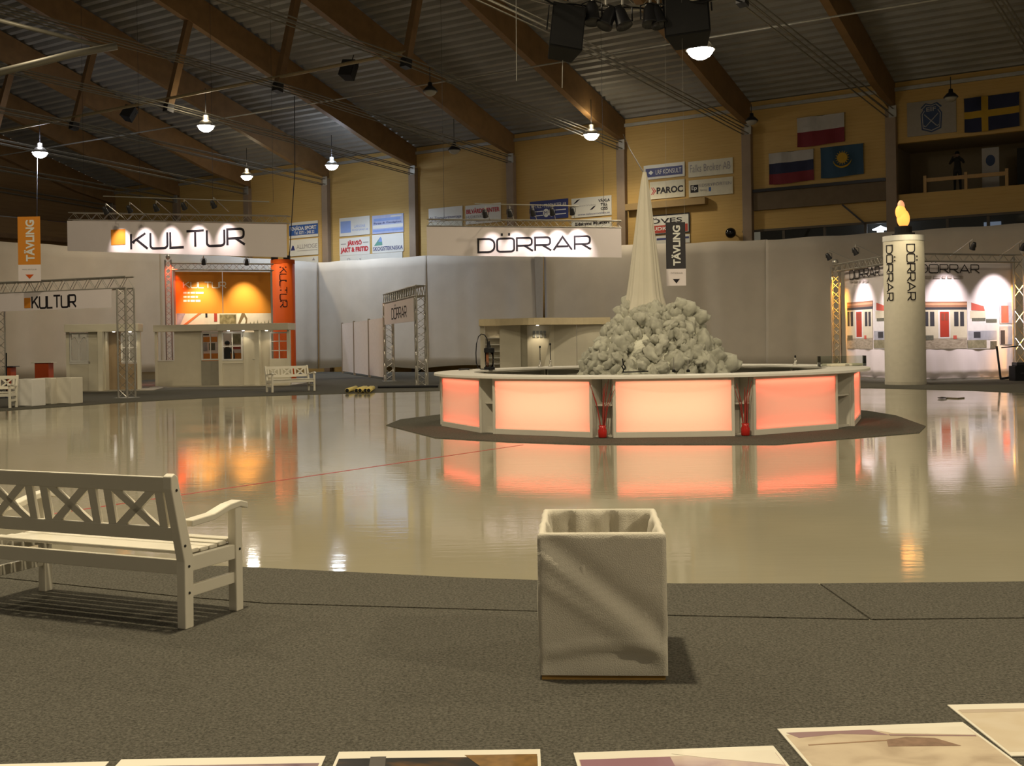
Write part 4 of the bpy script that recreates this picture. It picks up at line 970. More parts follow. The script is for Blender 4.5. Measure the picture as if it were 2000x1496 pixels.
for pf, lb, nm in ((pfR, 'right photo backdrop panel with red door picture and DÖRRAR lettering', 'R'), (pfL, 'left angled photo backdrop panel with red door picture, partly behind the column', 'L')):
    t = pf.th('photo_backdrop', lb, 'backdrop', 'panels of the DÖRRAR photo backdrop')
    mb = MB(); ztp = 4.15
    mb.grid(40, 14, lambda u, v, pf=pf: (u * pf.w, (.03 * math.sin(u * 21) + .02 * math.sin(u * 47 + v * 9)) * max(0, 1 - v / .30) ** .6, .05 + v * (ztp - .05)))
    o = mb.build('cloth', M_print, t, smooth=True); o.modifiers.new('s', 'SOLIDIFY').thickness = .008
    MB().lohi(-.02, pf.w + .02, -.03, .03, 0.012, .07).build('bottom_bar', M_alu, t)
    if nm == 'R':
        X1 = lambda f: 1804 + f * 84; X2 = lambda f: 1889 + f * 60
        house_photo(t, pf, X1); house_photo2(t, pf, X2)
        pbox(t, pf, 1952, 590, 1977, 632, M_pgrey, 'printed_wall', -.012, -.009); pbox(t, pf, 1955, 597, 1969, 630, M_proof, 'printed_door', -.018, -.012); pbox(t, pf, 1952, 637, 1977, 673, M_pgrey, 'printed_wall', -.012, -.009); pbox(t, pf, 1954, 645, 1962, 672, M_pdark, 'printed_door', -.018, -.012)
        a, b, c, d = rect(pf, 1793, 517, 1911, 533); word(t, 'DÖRRAR', a, c, d - c, b - a, M_ink, stroke=.10, y=-.03)
        ws = [(1806, 1818), (1822, 1836), (1839, 1846), (1850, 1858), (1862, 1880)]; wy = (539, 544)
    else:
        X1 = lambda f: 1655 + f * 50; X2 = lambda f: 1707 + f * 45
        house_photo(t, pf, X1); house_photo2(t, pf, X2)
        a, b, c, d = rect(pf, 1661, 524, 1719, 542); word(t, 'DÖRRAR', a, c, d - c, b - a, M_ink, stroke=.11, y=-.03)
        ws = [(1661, 1667), (1669, 1675), (1678, 1681), (1684, 1688), (1690, 1697)]; wy = (548, 552)
    for (a, b) in ws: pbox(t, pf, a, wy[0], b, wy[1], pm('faint_print', (.45, .40, .38), .6), 'printed_word', -.034, -.030)
M_tr_o = M_alu
for (P, lb, tilt) in ((pfL.pt(-.28, 0, -.25), 'tall lattice truss tower with orange light left of the photo backdrop', 0), (pfR.pt(pfR.w + .18, 0, -.35), 'tall lattice truss tower with orange light at the right edge', 0)):
    big = P.x > 15
    t = thing('truss_tower', lb, 'truss', P, pfR.rz if big else pfL.rz * .3, 'truss towers of the DÖRRAR stand')
    sz = .46 if big else .30
    truss(t, (0, 0, .03), (0, 0, 4.35), sz, r=.036); MB().lohi(-.4, .4, -.4, .4, .012, .03).build('foot_plate', M_steel, t)
    MB().lathe([(0, 4.35), (.10, 4.42), (.13, 4.52), (.10, 4.62), (0, 4.66)], 14).build('ball_top', M_alu, t, smooth=True)
    spot('tower_light', (0, 0, 4.25), (0, 0, 0), 1500, (1, .45, .05), 50, .7, .06).parent = t
    l2 = spot('tower_light', (0, -1.0, 4.7), (0, 0, 1.8), 1300, (1, .45, .05), 46, 1.0, .06); l2.parent = t  # front spot without a fixture, added to carry the orange down the lattice
tt = thing('truss_beam', 'lattice truss beam along the top of the DÖRRAR photo backdrop', 'truss', (0, 0, 0))
q = lambda pf, x, y=-.25: pf.pt(x, 4.28, y)
truss(tt, q(pfL, -.2), q(pfL, pfL.w - .15), .26, side=(0, 0, 1)); truss(tt, q(pfR, .1), q(pfR, pfR.w), .26, side=(0, 0, 1))
for q_, (pf, f, pw) in enumerate(((pfL, .34, 650), (pfL, .80, 650), (pfR, .36, 760), (pfR, .82, 1000))):
    par('%s spotlight from the left above the DÖRRAR photo backdrop' % ORD[q_], pf.pt(pf.w * f, 4.55, -1.35), pf.pt(pf.w * f, 2.2, 0), pw, (1, .86, .84), 66, 1.0, 'spotlights over the photo backdrop', arm=pf.n * 1.1 + Vector((0, 0, -.2)))
    # arm
# dark easel and black box at the right end
pf = PF(at(1953, 700, 38.6), at(1979, 700, 38.6))
t = pf.th('display_easel', 'dark metal easel leaning beside the right truss tower', 'easel')
a, b, c, d = rect(pf, 1954, 676, 1978, 741)
MB().bar((a, 0, .03), (a - .08, .1, d), .06, .04, (0, 1, 0)).build('post', M_dark, t); MB().bar((a, 0, .06), (b + .3, 0, .16), .08, .10, (0, 1, 0)).build('foot_bar', M_dark, t); MB().bar((a + .05, .02, d - .05), (b + .3, .1, d - .0), .04, .04, (0, 1, 0)).build('top_bar', M_dark, t)
p = at(1992, 700, 38.0); p.z = .012
t = thing('equipment_case', 'black equipment case at the foot of the right truss tower', 'case', p)
MB().lohi(-.28, .5, -.25, .25, 0, .5).build('case_body', M_black, t, bevel=.02); MB().lohi(-.1, .3, -.27, -.25, .22, .28).build('handle', M_dark, t); MB().lohi(-.2, .4, -.2, .2, .5, .62).build('lid', M_dark, t, bevel=.02)

# ---- orange KULTUR backdrop
pf = PF(at(343, 600, 48.2), at(529, 600, 49.6))
t = pf.th('photo_backdrop', 'orange photo backdrop with white KULTUR lettering above the cream kiosk', 'backdrop')
xm = pf(435, 580)[0]; ztp = pf(435, 531)[1]; zst = pf(435, 612)[1]
for (xa_, xb_) in ((0, xm - .015), (xm + .015, pf.w)): MB().lohi(xa_, xb_, 0, .04, zst, ztp).build('orange_panel', M_orange, t)
MB().lohi(0, pf.w, 0, .04, .012, zst).build('picture_panel', pm('photo_cream', (.70, .60, .48), .6), t)
MB().lohi(-.08, 0, -.03, .06, .012, ztp + .05).build('frame_post', M_alu, t); MB().lohi(pf.w, pf.w + .08, -.03, .06, .012, ztp + .05).build('frame_post', M_alu, t)
a, b, c, d = rect(pf, 358, 551, 441, 562); word(t, 'KULTUR', a, c, d - c, b - a, pm('print_pale', (.85, .78, .70), .6), stroke=.15, y=0)
for j, (y0, y1, e) in enumerate(((570, 573.5, 399), (578, 581.5, 388), (585.5, 589.5, 393))):
    xs_ = [358, 366, 372, 382, e]
    for a_, b_2 in zip(xs_[:-1], xs_[1:]): pbox(t, pf, a_, y0, b_2 - 1.6, y1, MATS['print_pale'], 'printed_word', -.010, 0)
plate(t, pf, [(358, 634), (365, 634), (394, 611), (388, 611)], pm('photo_orange_stripe', (.55, .16, .04), .6), 'printed_beam', -.012, 0)
plate(t, pf, [(345, 612), (362, 612), (352, 634), (345, 634)], M_pgrey, 'printed_crowd', -.010, 0)
pbox(t, pf, 401, 612, 405, 620, M_ink, 'printed_figure', -.01, 0); pbox(t, pf, 418, 612, 424, 628, M_pdoor, 'printed_red_figure', -.01, 0)
pbox(t, pf, 429, 614, 461, 634, photo_mat('photo_animals', [(.09, .07, .03), (.25, .20, .10), (.40, .32, .18)], 5, 4), 'printed_foliage', -.01, 0)
pbox(t, pf, 463, 612, 481, 634, pm('photo_bright', (.80, .74, .60), .6), 'printed_picture', -.008, 0)
plate(t, pf, [(464, 634), (468, 634), (477, 618), (480, 626), (478, 634), (482, 634), (483, 622), (478, 612), (472, 611)], pm('photo_brown', (.20, .13, .06), .6), 'printed_dancer', -.012, 0)
for j in range(6): plate(t, pf, [(487 + 7 * j, 634), (491 + 7 * j, 634), (489 + 7 * j, 628 - 2 * (j % 3))], M_pgreen, 'printed_tree', -.010, 0)
truss(t, (-.2, -.2, pf(435, 522)[1]), (pf.w + .1, -.2, pf(435, 522)[1]), .28)
for q_, f in enumerate((.27, .71)): par('%s spotlight above the orange KULTUR backdrop' % ('left', 'right')[q_], pf.pt(pf.w * f, ztp + .3, -1.2), pf.pt(pf.w * (f + .01), ztp - 1.75, 0), 620, (1, .88, .62), 64, 1.0, 'spotlights over the orange backdrop', arm=pf.n * 1.0 + Vector((0, 0, .12)))
P = pf.pt(-.30, 0, -.25)
t = thing('truss_tower', 'lattice truss tower lit red at the left of the orange backdrop', 'truss', P, pf.rz)
truss(t, (0, 0, .03), (0, 0, at(336, 508, 48).z), .24, r=.026); MB().lohi(-.35, .35, -.35, .35, .012, .03).build('foot_plate', M_steel, t)
zt = at(336, 508, 48).z; MB().lathe([(0, zt), (.08, zt + .05), (.10, zt + .13), (.07, zt + .2), (0, zt + .22)], 12).build('ball_top', M_alu, t, smooth=True)
spot('tower_light', (0, 0, zt - .05), (0, 0, 0), 400, (1, .12, .05), 80, .7, .06).parent = t
spot('tower_light', (.1, -.7, zt + .3), (0, 0, zt - 1.9), 700, (1, .12, .05), 60, .7, .06).parent = t  # extra front spot, added to strengthen the red wash on the tower

# ================================================================ KIOSKS
def window(t, pf, x0, y0, x1, y1, nx=2, nz=3, ya=0, frame=1.6, arch=False):
    w_ = thing_part(t, 'window_frame')
    a, b, c, d = rect(pf, x0, y0, x1, y1); fw = .06
    mb = MB(); pts_o = [(a, c), (b, c), (b, d), (a, d)]
    vs = [(x, y, z) for y in (ya - .03, ya + .07) for (x, z) in ((a, c), (b, c), (b, d), (a, d), (a + fw, c + fw), (b - fw, c + fw), (b - fw, d - fw), (a + fw, d - fw))]
    fs = []
    for i in range(4):
        j = (i + 1) % 4; fs += [(i, j, 4 + j, 4 + i), (8 + i, 12 + i, 12 + j, 8 + j), (i, 8 + i, 8 + j, j), (4 + i, 4 + j, 12 + j, 12 + i)]
    o = MB().add(vs, fs).build('window', M_white, t)
    for i in range(1, nx): x = a + (b - a) * i / nx; MB().lohi(x - .02, x + .02, ya - .01, ya + .03, c + fw, d - fw).build('muntin', M_white, o)
    for i in range(1, nz): z = c + (d - c) * i / nz; MB().lohi(a + fw, b - fw, ya - .01, ya + .03, z - .018, z + .018).build('muntin', M_white, o)
    if arch:
        m = (a + b) / 2; h = (b - a) / 4
        for cx in (a + h, b - h):
            MB().tube([(cx - h + .03 + (2 * h - .06) * k / 10, ya, c + (d - c) * .62 + math.sin(math.pi * k / 10) ** .8 * (d - c) * .22) for k in range(11)], .018, 4).build('arch_muntin', M_white, o)
    MB().lohi(a + fw, b - fw, ya + .01, ya + .016, c + fw, d - fw).build('pane', M_glass, o)
    return o
def thing_part(t, n): return None
def downlight(t, pf, px, py, y, power=8):
    x, z = pf(px, py); MB().lathe([(0, z - .008), (.045, z - .01), (.055, z + .01)], 12, x, y).build('downlight', M_lens, t)
    l = spot('downlight_beam', (x, y, z - .03), (x, y + .05, 0), power, (1, .82, .55), 100, .6, .03); l.parent = t
# left kiosk
pf = PF(at(130, 700, 41.3), at(270, 700, 41.7))
t = pf.th('kiosk', 'cream wooden kiosk with arched window behind the left truss gate', 'kiosk')
a, b, c, d = rect(pf, 128, 633, 271, 648); MB().lohi(a, b, -.22, .95, c, d).build('roof_slab', M_lacq, t, bevel=.01)
z0 = .03; zc_ = c
xx = lambda p: pf(p, 700)[0]
MB().lohi(xx(129), xx(135.5), 0, .1, z0, zc_).build('corner_post', M_lacq, t); MB().lohi(xx(135.5), xx(176), .01, .07, z0, pf(155, 711)[1]).build('lower_panel', M_lacqd, t)
MB().lohi(xx(135.5), xx(176), .0, .08, pf(155, 711)[1], pf(155, 706)[1]).build('sill', M_white, t)
window(t, pf, 136, 650, 173, 707, 2, 1, .02, arch=True)
MB().lohi(xx(173), xx(195), .0, .09, z0, zc_).build('pilaster', M_lacq, t); MB().lohi(xx(194), xx(203), -.28, .1, z0, zc_).build('wing_wall', M_lacq, t)
MB().lohi(xx(203), xx(229), .75, .82, z0, zc_).build('recessed_panel', pm('kiosk_brown', (.34, .25, .15), .6), t); MB().lohi(xx(203), xx(205), .1, .8, z0, zc_).build('reveal', M_lacq, t)
MB().lohi(xx(229), xx(269), .6, .68, z0, pf(250, 711)[1]).build('lower_panel', MATS['kiosk_brown'], t); window(t, pf, 230, 650, 264, 708, 2, 2, .62); MB().lohi(xx(263), xx(270), .5, .7, z0, zc_).build('corner_post', M_lacq, t)
for p_ in (155, 219, 251): downlight(t, pf, p_, 648, .1 if p_ < 200 else .3, 8)
MB().lohi(-.3, pf.w + .6, -.6, 2.0, .012, .03).build('plinth', pm('plinth', (.30, .27, .22), .7), t)
# middle kiosk
pf = PF(at(296, 700, 45.0), at(565, 700, 44.7))
t = pf.th('kiosk', 'long cream kiosk with windows and door under the orange backdrop', 'kiosk')
xx = lambda p: pf(p, 700)[0]; zs = lambda py, p=430: pf(p, py)[1]
a, b, c, d = rect(pf, 296, 634, 430, 647); MB().lohi(a, b, .15, .95, c, d).build('roof_slab', M_lacq, t, bevel=.01)
a, b, c2_, d = rect(pf, 428, 632, 566, 645); MB().lohi(a, b, -.30, .90, c2_, d).build('roof_slab', M_lacq, t, bevel=.01)
za_, zb3 = zs(652), zs(705); top = c
MB().lohi(xx(297), xx(302), .3, .4, .03, top).build('corner_post', M_lacq, t); MB().lohi(xx(302), xx(335), .32, .38, .03, zs(704)).build('lower_panel', M_lacqd, t)
MB().lohi(xx(302), xx(335), .30, .40, zs(704), zs(702)).build('sill', M_white, t); MB().lohi(xx(335), xx(388), .32, .40, .03, top).build('wall_panel', M_lacqd, t)
MB().lohi(xx(388), xx(428), .30, .38, .03, zs(705)).build('lower_panel', pm('kiosk_grey', (.34, .32, .26), .6), t); window(t, pf, 388, 649, 424, 704, 2, 1, .32)
MB().lohi(xx(427), xx(434), -.02, .10, .03, c2_).build('post', M_lacq, t)
window(t, pf, 433, 648, 474, 704, 2, 2, .02); MB().lohi(xx(433), xx(475), .0, .08, zs(710), zs(704)).build('sill', M_lacq, t); MB().lohi(xx(433), xx(475), .02, .08, .03, zs(710)).build('lower_panel', M_lacqd, t)
dr = MB().lohi(xx(475), xx(500), .03, .08, .03, zs(650)).build('door', M_lacq, t, bevel=.008); MB().tube([(xx(497), .0, 1.05), (xx(497), -.05, 1.05), (xx(494), -.05, 1.05)], .015, 6).build('handle', M_alu, dr)
MB().lohi(xx(500), xx(509), -.22, .10, .03, c2_).build('post', M_lacq, t); MB().lohi(xx(509), xx(527), .12, .20, .03, c2_).build('wall_panel', M_lacqd, t)
window(t, pf, 526, 648, 562, 703, 2, 3, .10); MB().lohi(xx(526), xx(563), .06, .18, .03, zs(703)).build('lower_panel', M_lacq, t); MB().lohi(xx(561), xx(566), .0, .2, .03, c2_).build('corner_post', M_lacq, t)
for p_ in (449, 478, 523): downlight(t, pf, p_, 646, -.2, 9)
MB().lohi(.2, pf.w + .2, -.8, 2.2, .012, .03).build('plinth', pm('plinth2', (.42, .38, .30), .7), t)
pfi = PF(pf.pt(xx(380), 0, 1.9), pf.pt(xx(480), 0, 1.9))
ib = pfi.th('info_board', 'colourful poster board seen through the windows of the long kiosk', 'poster board')
pbox(ib, pfi, 386, 646, 478, 750, M_print, 'board', 0, .04)
for (x0, y0, x1, y1, m, nm) in ((388, 658, 424, 668, M_orange, 'poster'), (388, 690, 480, 714, M_orange, 'poster'), (389, 669, 405, 686, M_pgrey, 'poster'), (408, 670, 420, 684, M_phedge, 'poster'), (453, 652, 470, 672, MATS['photo_lawn'], 'poster'), (455, 675, 470, 682, M_pdoor, 'poster'), (390, 649, 408, 655, M_ink, 'poster')):
    pbox(ib, pfi, x0, y0, x1, y1, m, nm, -.012, 0)
# right kiosk behind the bar
pf = PF(at(936, 700, 42.2), at(1192, 700, 42.2))
t = pf.th('kiosk', 'cream kiosk with bowed roof slab behind the round bar', 'kiosk')
xx = lambda p: pf(p, 680)[0]; zs = lambda py, p=1050: pf(p, py)[1]
zc0, zc1 = zs(635), zs(622)
n_ = 24; out = [(xx(936) + (xx(1192) - xx(936)) * i / n_, -.15 - 1.1 * math.exp(-((i / n_ - .42) / .22) ** 2)) for i in range(n_ + 1)]
MB().prism(out + [(xx(1192), 1.8), (xx(936), 1.8)], zc0, zc1).build('roof_slab', pm('kiosk_cornice', (.60, .50, .32), .5), t)
MB().lohi(xx(938), xx(947), 0, .1, .03, zc0).build('corner_post', M_lacqd, t)
MB().lohi(xx(947), xx(976), .5, .55, .03, zc0).build('shelf_back', M_lacqd, t)
for py in (658, 671, 684, 697, 709): MB().lohi(xx(947), xx(976), .1, .5, zs(py + 1.4), zs(py)).build('shelf_board', M_white, t)
MB().lohi(xx(976), xx(1017), .0, .08, .03, zc0).build('wall_panel', M_lacqd, t); MB().lohi(xx(1017), xx(1030), .05, .12, .03, zc0).build('door_frame', pm('kiosk_dull_cream', (.40, .37, .28), .6), t)  # door frame in a darker cream than the wall panels
MB().lohi(xx(1030), xx(1078), .6, .66, .03, zc0).build('niche_back', M_lacq, t)
for j in range(4):
    for k_ in range(2): pbox(t, pf, 1041 + 7 * j, 646 + 7 * k_, 1046 + 7 * j, 651.5 + 7 * k_, pm('niche_pane', (.28, .29, .28), .3), 'pane', .57, .60)
MB().add([(xx(1056), -.0, .03), (xx(1082), -.0, .03), (xx(1082), -.0, zc0), (xx(1078), -.0, zc0), (xx(1056), .08, .03), (xx(1082), .08, .03), (xx(1082), .08, zc0), (xx(1078), .08, zc0)], [(0, 1, 2, 3), (4, 7, 6, 5), (0, 4, 5, 1), (1, 5, 6, 2), (2, 6, 7, 3), (3, 7, 4, 0)]).build('slanted_panel', M_lacq, t)
MB().lohi(xx(1082), xx(1126), .0, .08, .03, zc0).build('wall_panel', M_lacqd, t); MB().lohi(xx(1127), xx(1192), .0, .08, .03, zc0).build('wall_panel', M_lacqd, t)
downlight(t, pf, 968, 635, .15, 10); downlight(t, pf, 1050, 635, .25, 30)

# ---- white cubes and the red cabinets on the left
for (x0, x1, yb_, yt, lb, m) in ((23, 63, 795, 740, 'first white display cube from the left, crumpled cloth cover', M_white), (67, 101, 791, 738, 'middle white display cube of three', M_canvas), (105, 140, 790, 737, 'third white display cube, nearest the kiosk', M_canvas)):  # side light on the left cube is put into its lighter white
    A, B = G(x0, yb_), G(x1, yb_); wd = (B - A).length; zt = at((x0 + x1) / 2, yt, A.y).z
    t = thing('display_cube', lb, 'cube', (A + B) / 2 + Vector((0, 0, .012)), math.atan2((B - A).y, (B - A).x), 'white display cubes')
    mb = MB(); mb.grid(12, 12, lambda u, v: ((u - .5) * wd * .98, .012 * math.sin(9 * u + 7 * v) * math.sin(3 * v + 2 * u) - .01, .03 + v * (zt - .05)))
    mb.build('front_cloth', m, t, smooth=True); MB().lohi(-wd * .47, wd * .47, .01, wd * .9, .0, zt - .02).build('box', m, t, bevel=.02)
for (x0, x1, yb_, yt, d, lb) in ((68, 95, 745, 708, 44, 'orange-red cabinet behind the white cubes'), (11, 21, 742, 716, 44, 'narrow dark red cabinet at the left edge')):
    p = at((x0 + x1) / 2, 750, d); p.z = .012; wd = (x1 - x0) * d / F; h = at((x0 + x1) / 2, yt, d).z
    t = thing('cabinet', lb, 'cabinet', p); M_c = pm('cabinet_red', (.50, .07, .01), .5)
    MB().lohi(-wd / 2, wd / 2, 0, .5, 0, h - .03).build('cabinet_body', M_c, t, bevel=.01); MB().lohi(-wd / 2 - .12, wd / 2 + .12, -.05, .55, h - .03, h).build('table_top', M_lacq if x0 > 50 else M_dark, t)
    MB().lohi(-wd * .46, wd * .46, -.015, 0, .06, h - .1).build('door', M_c, t, bevel=.005)
p = at(12, 742, 36.9); t = thing('stand_pole', 'thin black pole standing by the left truss gate', 'pole', Vector((p.x, p.y, .012)))
MB().tube([(0, 0, .02), (.02, 0, at(13, 690, 36.9).z)], .022, 6).build('pole', M_black, t); MB().lathe([(.2, 0), (.2, .02), (.03, .03)], 12).build('base', M_black, t)

# ---- tubes and pole lying at the edge of the back carpet
tubes = [((678, 768), (708, 758)), ((696, 768), (724, 757.5)), ((703, 768), (727, 757)), ((714, 768), (734, 757)), ((720, 768), (737, 757))]
for j, (a, b) in enumerate(tubes):
    A, B = G(*a), G(*b); B = A + (B - A).normalized() * min(2.2, (B - A).length)
    t = thing('cardboard_tube', '%s yellow cardboard tube from the left lying by the ice edge' % ORD[j], 'tube', A + Vector((0, 0, .012)), 0, 'yellow tubes at the ice edge')
    dv = (B - A); r = .075
    z_ = Vector((0, 0, r)); MB().tube([z_, dv + z_], r, 10).build('tube_wall', pm('cardboard', (.62, .50, .16), .7), t, smooth=True)
    MB().tube([z_ - dv.normalized() * .01, z_ + dv.normalized() * .03], r * .8, 10).build('end_plug', M_black, t)
A, B = G(738, 759), G(856, 757.5)
po = MB().tube([A + Vector((0, 0, .06)), B + Vector((0, 0, .06))], .05, 6).build('pole', M_dark); tag(po, 'long dark pole lying on the carpet by the yellow tubes', 'pole')
# ================================================================ BOARDS ON THE LONG WALL
M_sw = pm('board_white', (.66, .65, .60), .5, noise=(2, .05)); M_sblue = pm('board_blue', (.03, .10, .36), .5); M_snavy = pm('board_navy', (.03, .04, .17), .5)
M_tred = pm('text_red', (.50, .02, .03), .5); M_tgrey = pm('text_grey', (.30, .28, .28), .5); M_tlblue = pm('text_light_blue', (.22, .32, .62), .5); M_tgreen = pm('logo_green', (.12, .30, .25), .5)
M_tblk = M_ink; M_tw = pm('text_white', (.75, .75, .72), .5); M_lav = pm('board_lavender', (.38, .42, .60), .5)
def wboard(label, px0, py0, px1, py1, m=None, cat='sign', frame=None, y=-.05):
    """py given at the board's left and right ends: py0 = top at middle, py1 = bottom at middle"""
    xm = (px0 + px1) / 2; ym = (py0 + py1) / 2
    a, b = W(px0, ym)[0], W(px1, ym)[0]; c, d = W(xm, py1)[1], W(xm, py0)[1]
    t = thing('wall_sign', label, cat, P0 + EX * a + Vector((0, 0, c)), ROTW, 'advertising boards on the long wall')
    MB().lohi(0, b - a, y, -.003, 0, d - c).build('board', m or M_sw, t)
    if frame:
        f = .06
        for (q0, q1, r0, r1) in ((0, b - a, 0, f), (0, b - a, d - c - f, d - c), (0, f, f, d - c - f), (b - a - f, b - a, f, d - c - f)): MB().lohi(q0, q1, y - .012, y, r0, r1).build('frame', frame, t)
    return t, b - a, d - c, y
def T(bd, s, fx0, fz0, fx1, fz1, m, bold=0.0, **kw):
    t, w_, h_, y = bd; return text(t, s, fx0 * w_, fz0 * h_, (fx1 - fx0) * w_, (fz1 - fz0) * h_, m, y=y - .014, bold=bold, **kw)
def Rr(bd, fx0, fz0, fx1, fz1, m, nm='printed_bar', dy=.008):
    t, w_, h_, y = bd; return MB().lohi(fx0 * w_, fx1 * w_, y - dy, y, fz0 * h_, fz1 * h_).build(nm, m, t)
def Pl(bd, pts, m, nm='logo', dy=.008):
    t, w_, h_, y = bd; return MB().plate([(x * w_, z * h_) for x, z in pts], y - dy, y).build(nm, m, t)
b = wboard('blue and white KNÅDA SPORT board right of the big KULTUR sign', 566, 433, 622, 464); Rr(b, 0, .17, 1, .82, M_sblue, 'blue_field'); T(b, 'KNÅDA SPORT', .05, .48, .95, .78, M_tw, .03); T(b, 'Tel. 0271 - 340 22', .18, .22, .88, .42, M_tw, .02)
b = wboard('white ALLMOGE board below the KNÅDA SPORT board', 566, 467, 622, 499); T(b, 'ALLMOGE', .26, .42, .98, .68, M_tgrey); Rr(b, .28, .28, .98, .31, M_tgrey); Pl(b, [(.05, .35), (.2, .35), (.16, .62), (.12, .66)], M_snavy)
b = wboard('white board half hidden by the curtain below the ALLMOGE board', 566, 502, 622, 530); Pl(b, [(.8, .72), (.9, .72), (.86, .92)], M_tgrey)
b = wboard('white board with light blue square, upper left of four', 664, 424, 723, 460); Rr(b, .04, .18, .38, .82, M_tlblue, 'blue_square'); T(b, 'LARSONS', .5, .42, .86, .56, M_tlblue); T(b, 'SKOGSTJÄNST AB', .42, .22, .95, .36, M_tlblue)
b = wboard('lavender striped board, upper right of four', 728, 419, 789, 455, M_lav); Rr(b, .02, .28, .98, .46, M_sw, 'white_stripe'); Rr(b, .02, .1, .98, .22, M_tlblue, 'blue_stripe'); Rr(b, .6, .86, .95, .93, M_sw); T(b, 'Bygg & Fastighet', .06, .50, .94, .62, M_snavy); Rr(b, .06, .68, .9, .82, M_tlblue)
b = wboard('white board with bold red JÄRVSÖ JAKT & FRITID lettering', 664, 464, 723, 498); T(b, 'JÄRVSÖ', .27, .50, .75, .86, M_tred, .05); T(b, 'JAKT & FRITID', .04, .10, .96, .46, M_tred, .05); Rr(b, .05, .64, .22, .69, M_tgrey); Rr(b, .79, .66, .96, .71, M_tgrey)
b = wboard('white SKOGSTEKNISKA board with green and blue triangle logo', 728, 457, 789, 493); T(b, 'SKOGSTEKNISKA', .03, .12, .98, .34, M_snavy, .01); Pl(b, [(.06, .40), (.33, .42), (.31, .78), (.27, .88)], M_tgreen); Pl(b, [(.2, .62), (.32, .60), (.31, .78), (.27, .88)], M_tlblue, dy=.012)
b = wboard('pale board at the curtain edge below the four boards', 665, 496, 787, 520); T(b, 'O  . . . v', .12, .55, .35, .8, M_tgrey)
b = wboard('white AL Transport board left of the BILVÅRDSCENTER board', 838, 405, 904, 431); T(b, 'AL Transportmontage', .03, .08, .97, .36, M_snavy)
b = wboard('pale blank board under the AL Transport board', 838, 432, 904, 450, pm('board_pale', (.5, .48, .38), .5))
b = wboard('white BILVÅRDSCENTER board with red lettering', 910, 399, 979, 436); T(b, 'BILVÅRDSCENTER', .03, .55, .97, .86, M_tred, .03); T(b, 'HUDIKSVALL', .03, .30, .56, .46, M_tgrey); Rr(b, .3, .1, .56, .2, M_tgrey)
b = wboard('navy METALL-PRODUKTER board with two white coins', 1036, 391, 1110, 428, M_snavy); T(b, 'METALL - PRODUKTER AB', .04, .62, .96, .82, M_tw); Rr(b, .05, .42, .34, .47, M_tw); Rr(b, .66, .42, .95, .47, M_tw); Rr(b, .05, .2, .34, .25, M_tw); Rr(b, .66, .2, .95, .25, M_tw)
for cx in (.43, .58): Pl(b, [(cx + .08 * math.cos(a), .34 + .22 * math.sin(a)) for a in [k * .5236 for k in range(12)]], M_tw, 'coin', .012 + cx * .01)
T(b, 'M  P', .39, .24, .62, .44, M_snavy).location.y -= .02
b = wboard('white telecom board reading VÄXLA TILL OSS', 1117, 385, 1195, 423); T(b, 'VÄXLA', .68, .70, .97, .88, M_tblk, .03); T(b, 'TILL', .74, .50, .91, .64, M_tblk, .03); T(b, 'OSS', .74, .28, .91, .44, M_tblk, .03); T(b, 'TelecomValley', .04, .52, .62, .64, M_tgrey); T(b, 'www.telecomvalley.se', .16, .06, .96, .20, M_snavy)
Pl(b, [(.05, .72), (.15, .92), (.22, .94), (.12, .76)], M_tblk, 'swoosh'); Pl(b, [(.46, .34), (.53, .36), (.62, .54), (.55, .50)], M_tblk, 'swoosh')
b = wboard('white and black board under the telecom board', 1117, 427, 1195, 446); T(b, 'Edsbyns Musteri', .10, .25, .95, .7, M_tblk, .04)
b = wboard('white LRF KONSULT board with navy field right of the spire tip', 1258, 320, 1338, 348); Rr(b, .05, .16, .95, .76, M_snavy, 'navy_field'); T(b, 'LRF KONSULT', .30, .30, .92, .62, M_tw); Pl(b, [(.12, .46), (.18, .30), (.24, .46), (.18, .62)], M_tw, 'logo', .012)
b = wboard('cream Falks Broker AB board', 1345, 312, 1432, 343, pm('board_cream', (.62, .58, .45), .5)); T(b, 'Falks Broker AB', .04, .30, .95, .78, M_tgrey)
b = wboard('cream PAROC board with red chevron', 1270, 353, 1338, 387, MATS['board_cream']); T(b, 'PAROC', .20, .28, .96, .66, M_tblk, .035); t_, w_, h_, y_ = b
for k_ in (0, .05): MB().plate([(x * w_, z * h_) for x, z in ((.03 + k_, .26), (.05 + k_, .26), (.13 + k_, .46), (.06 + k_, .68), (.04 + k_, .68), (.10 + k_, .46))], y_ - .01, y_).build('chevron', M_tred, t_)
b = wboard('cream EDSBYPORTEN board with black Ep logo', 1346, 349, 1432, 382, MATS['board_cream']); T(b, 'EDSBYPORTEN', .25, .56, .97, .74, M_tgrey); Rr(b, .04, .26, .22, .72, M_tblk, 'logo_field'); T(b, 'Ep', .07, .34, .19, .66, M_tw).location.y -= .006; T(b, 'Spring', .26, .28, .42, .44, M_tgrey); Rr(b, .46, .26, .51, .50, M_sblue, 'blue_mark')
b = wboard('white and red ÖVES board half behind the black hanging banner', 1246, 419, 1348, 458, frame=M_tblk); T(b, 'ÖVES', .24, .56, .86, .86, M_tblk, .01); Rr(b, .04, .08, .96, .46, M_pdoor, 'red_field'); T(b, 'LJUDKLIPP', .2, .16, .8, .38, M_tw, .02)
b = wboard('white board with blue stripe below the ÖVES board', 1278, 459, 1348, 476); Rr(b, .08, .5, .98, .72, M_snavy, 'blue_stripe')
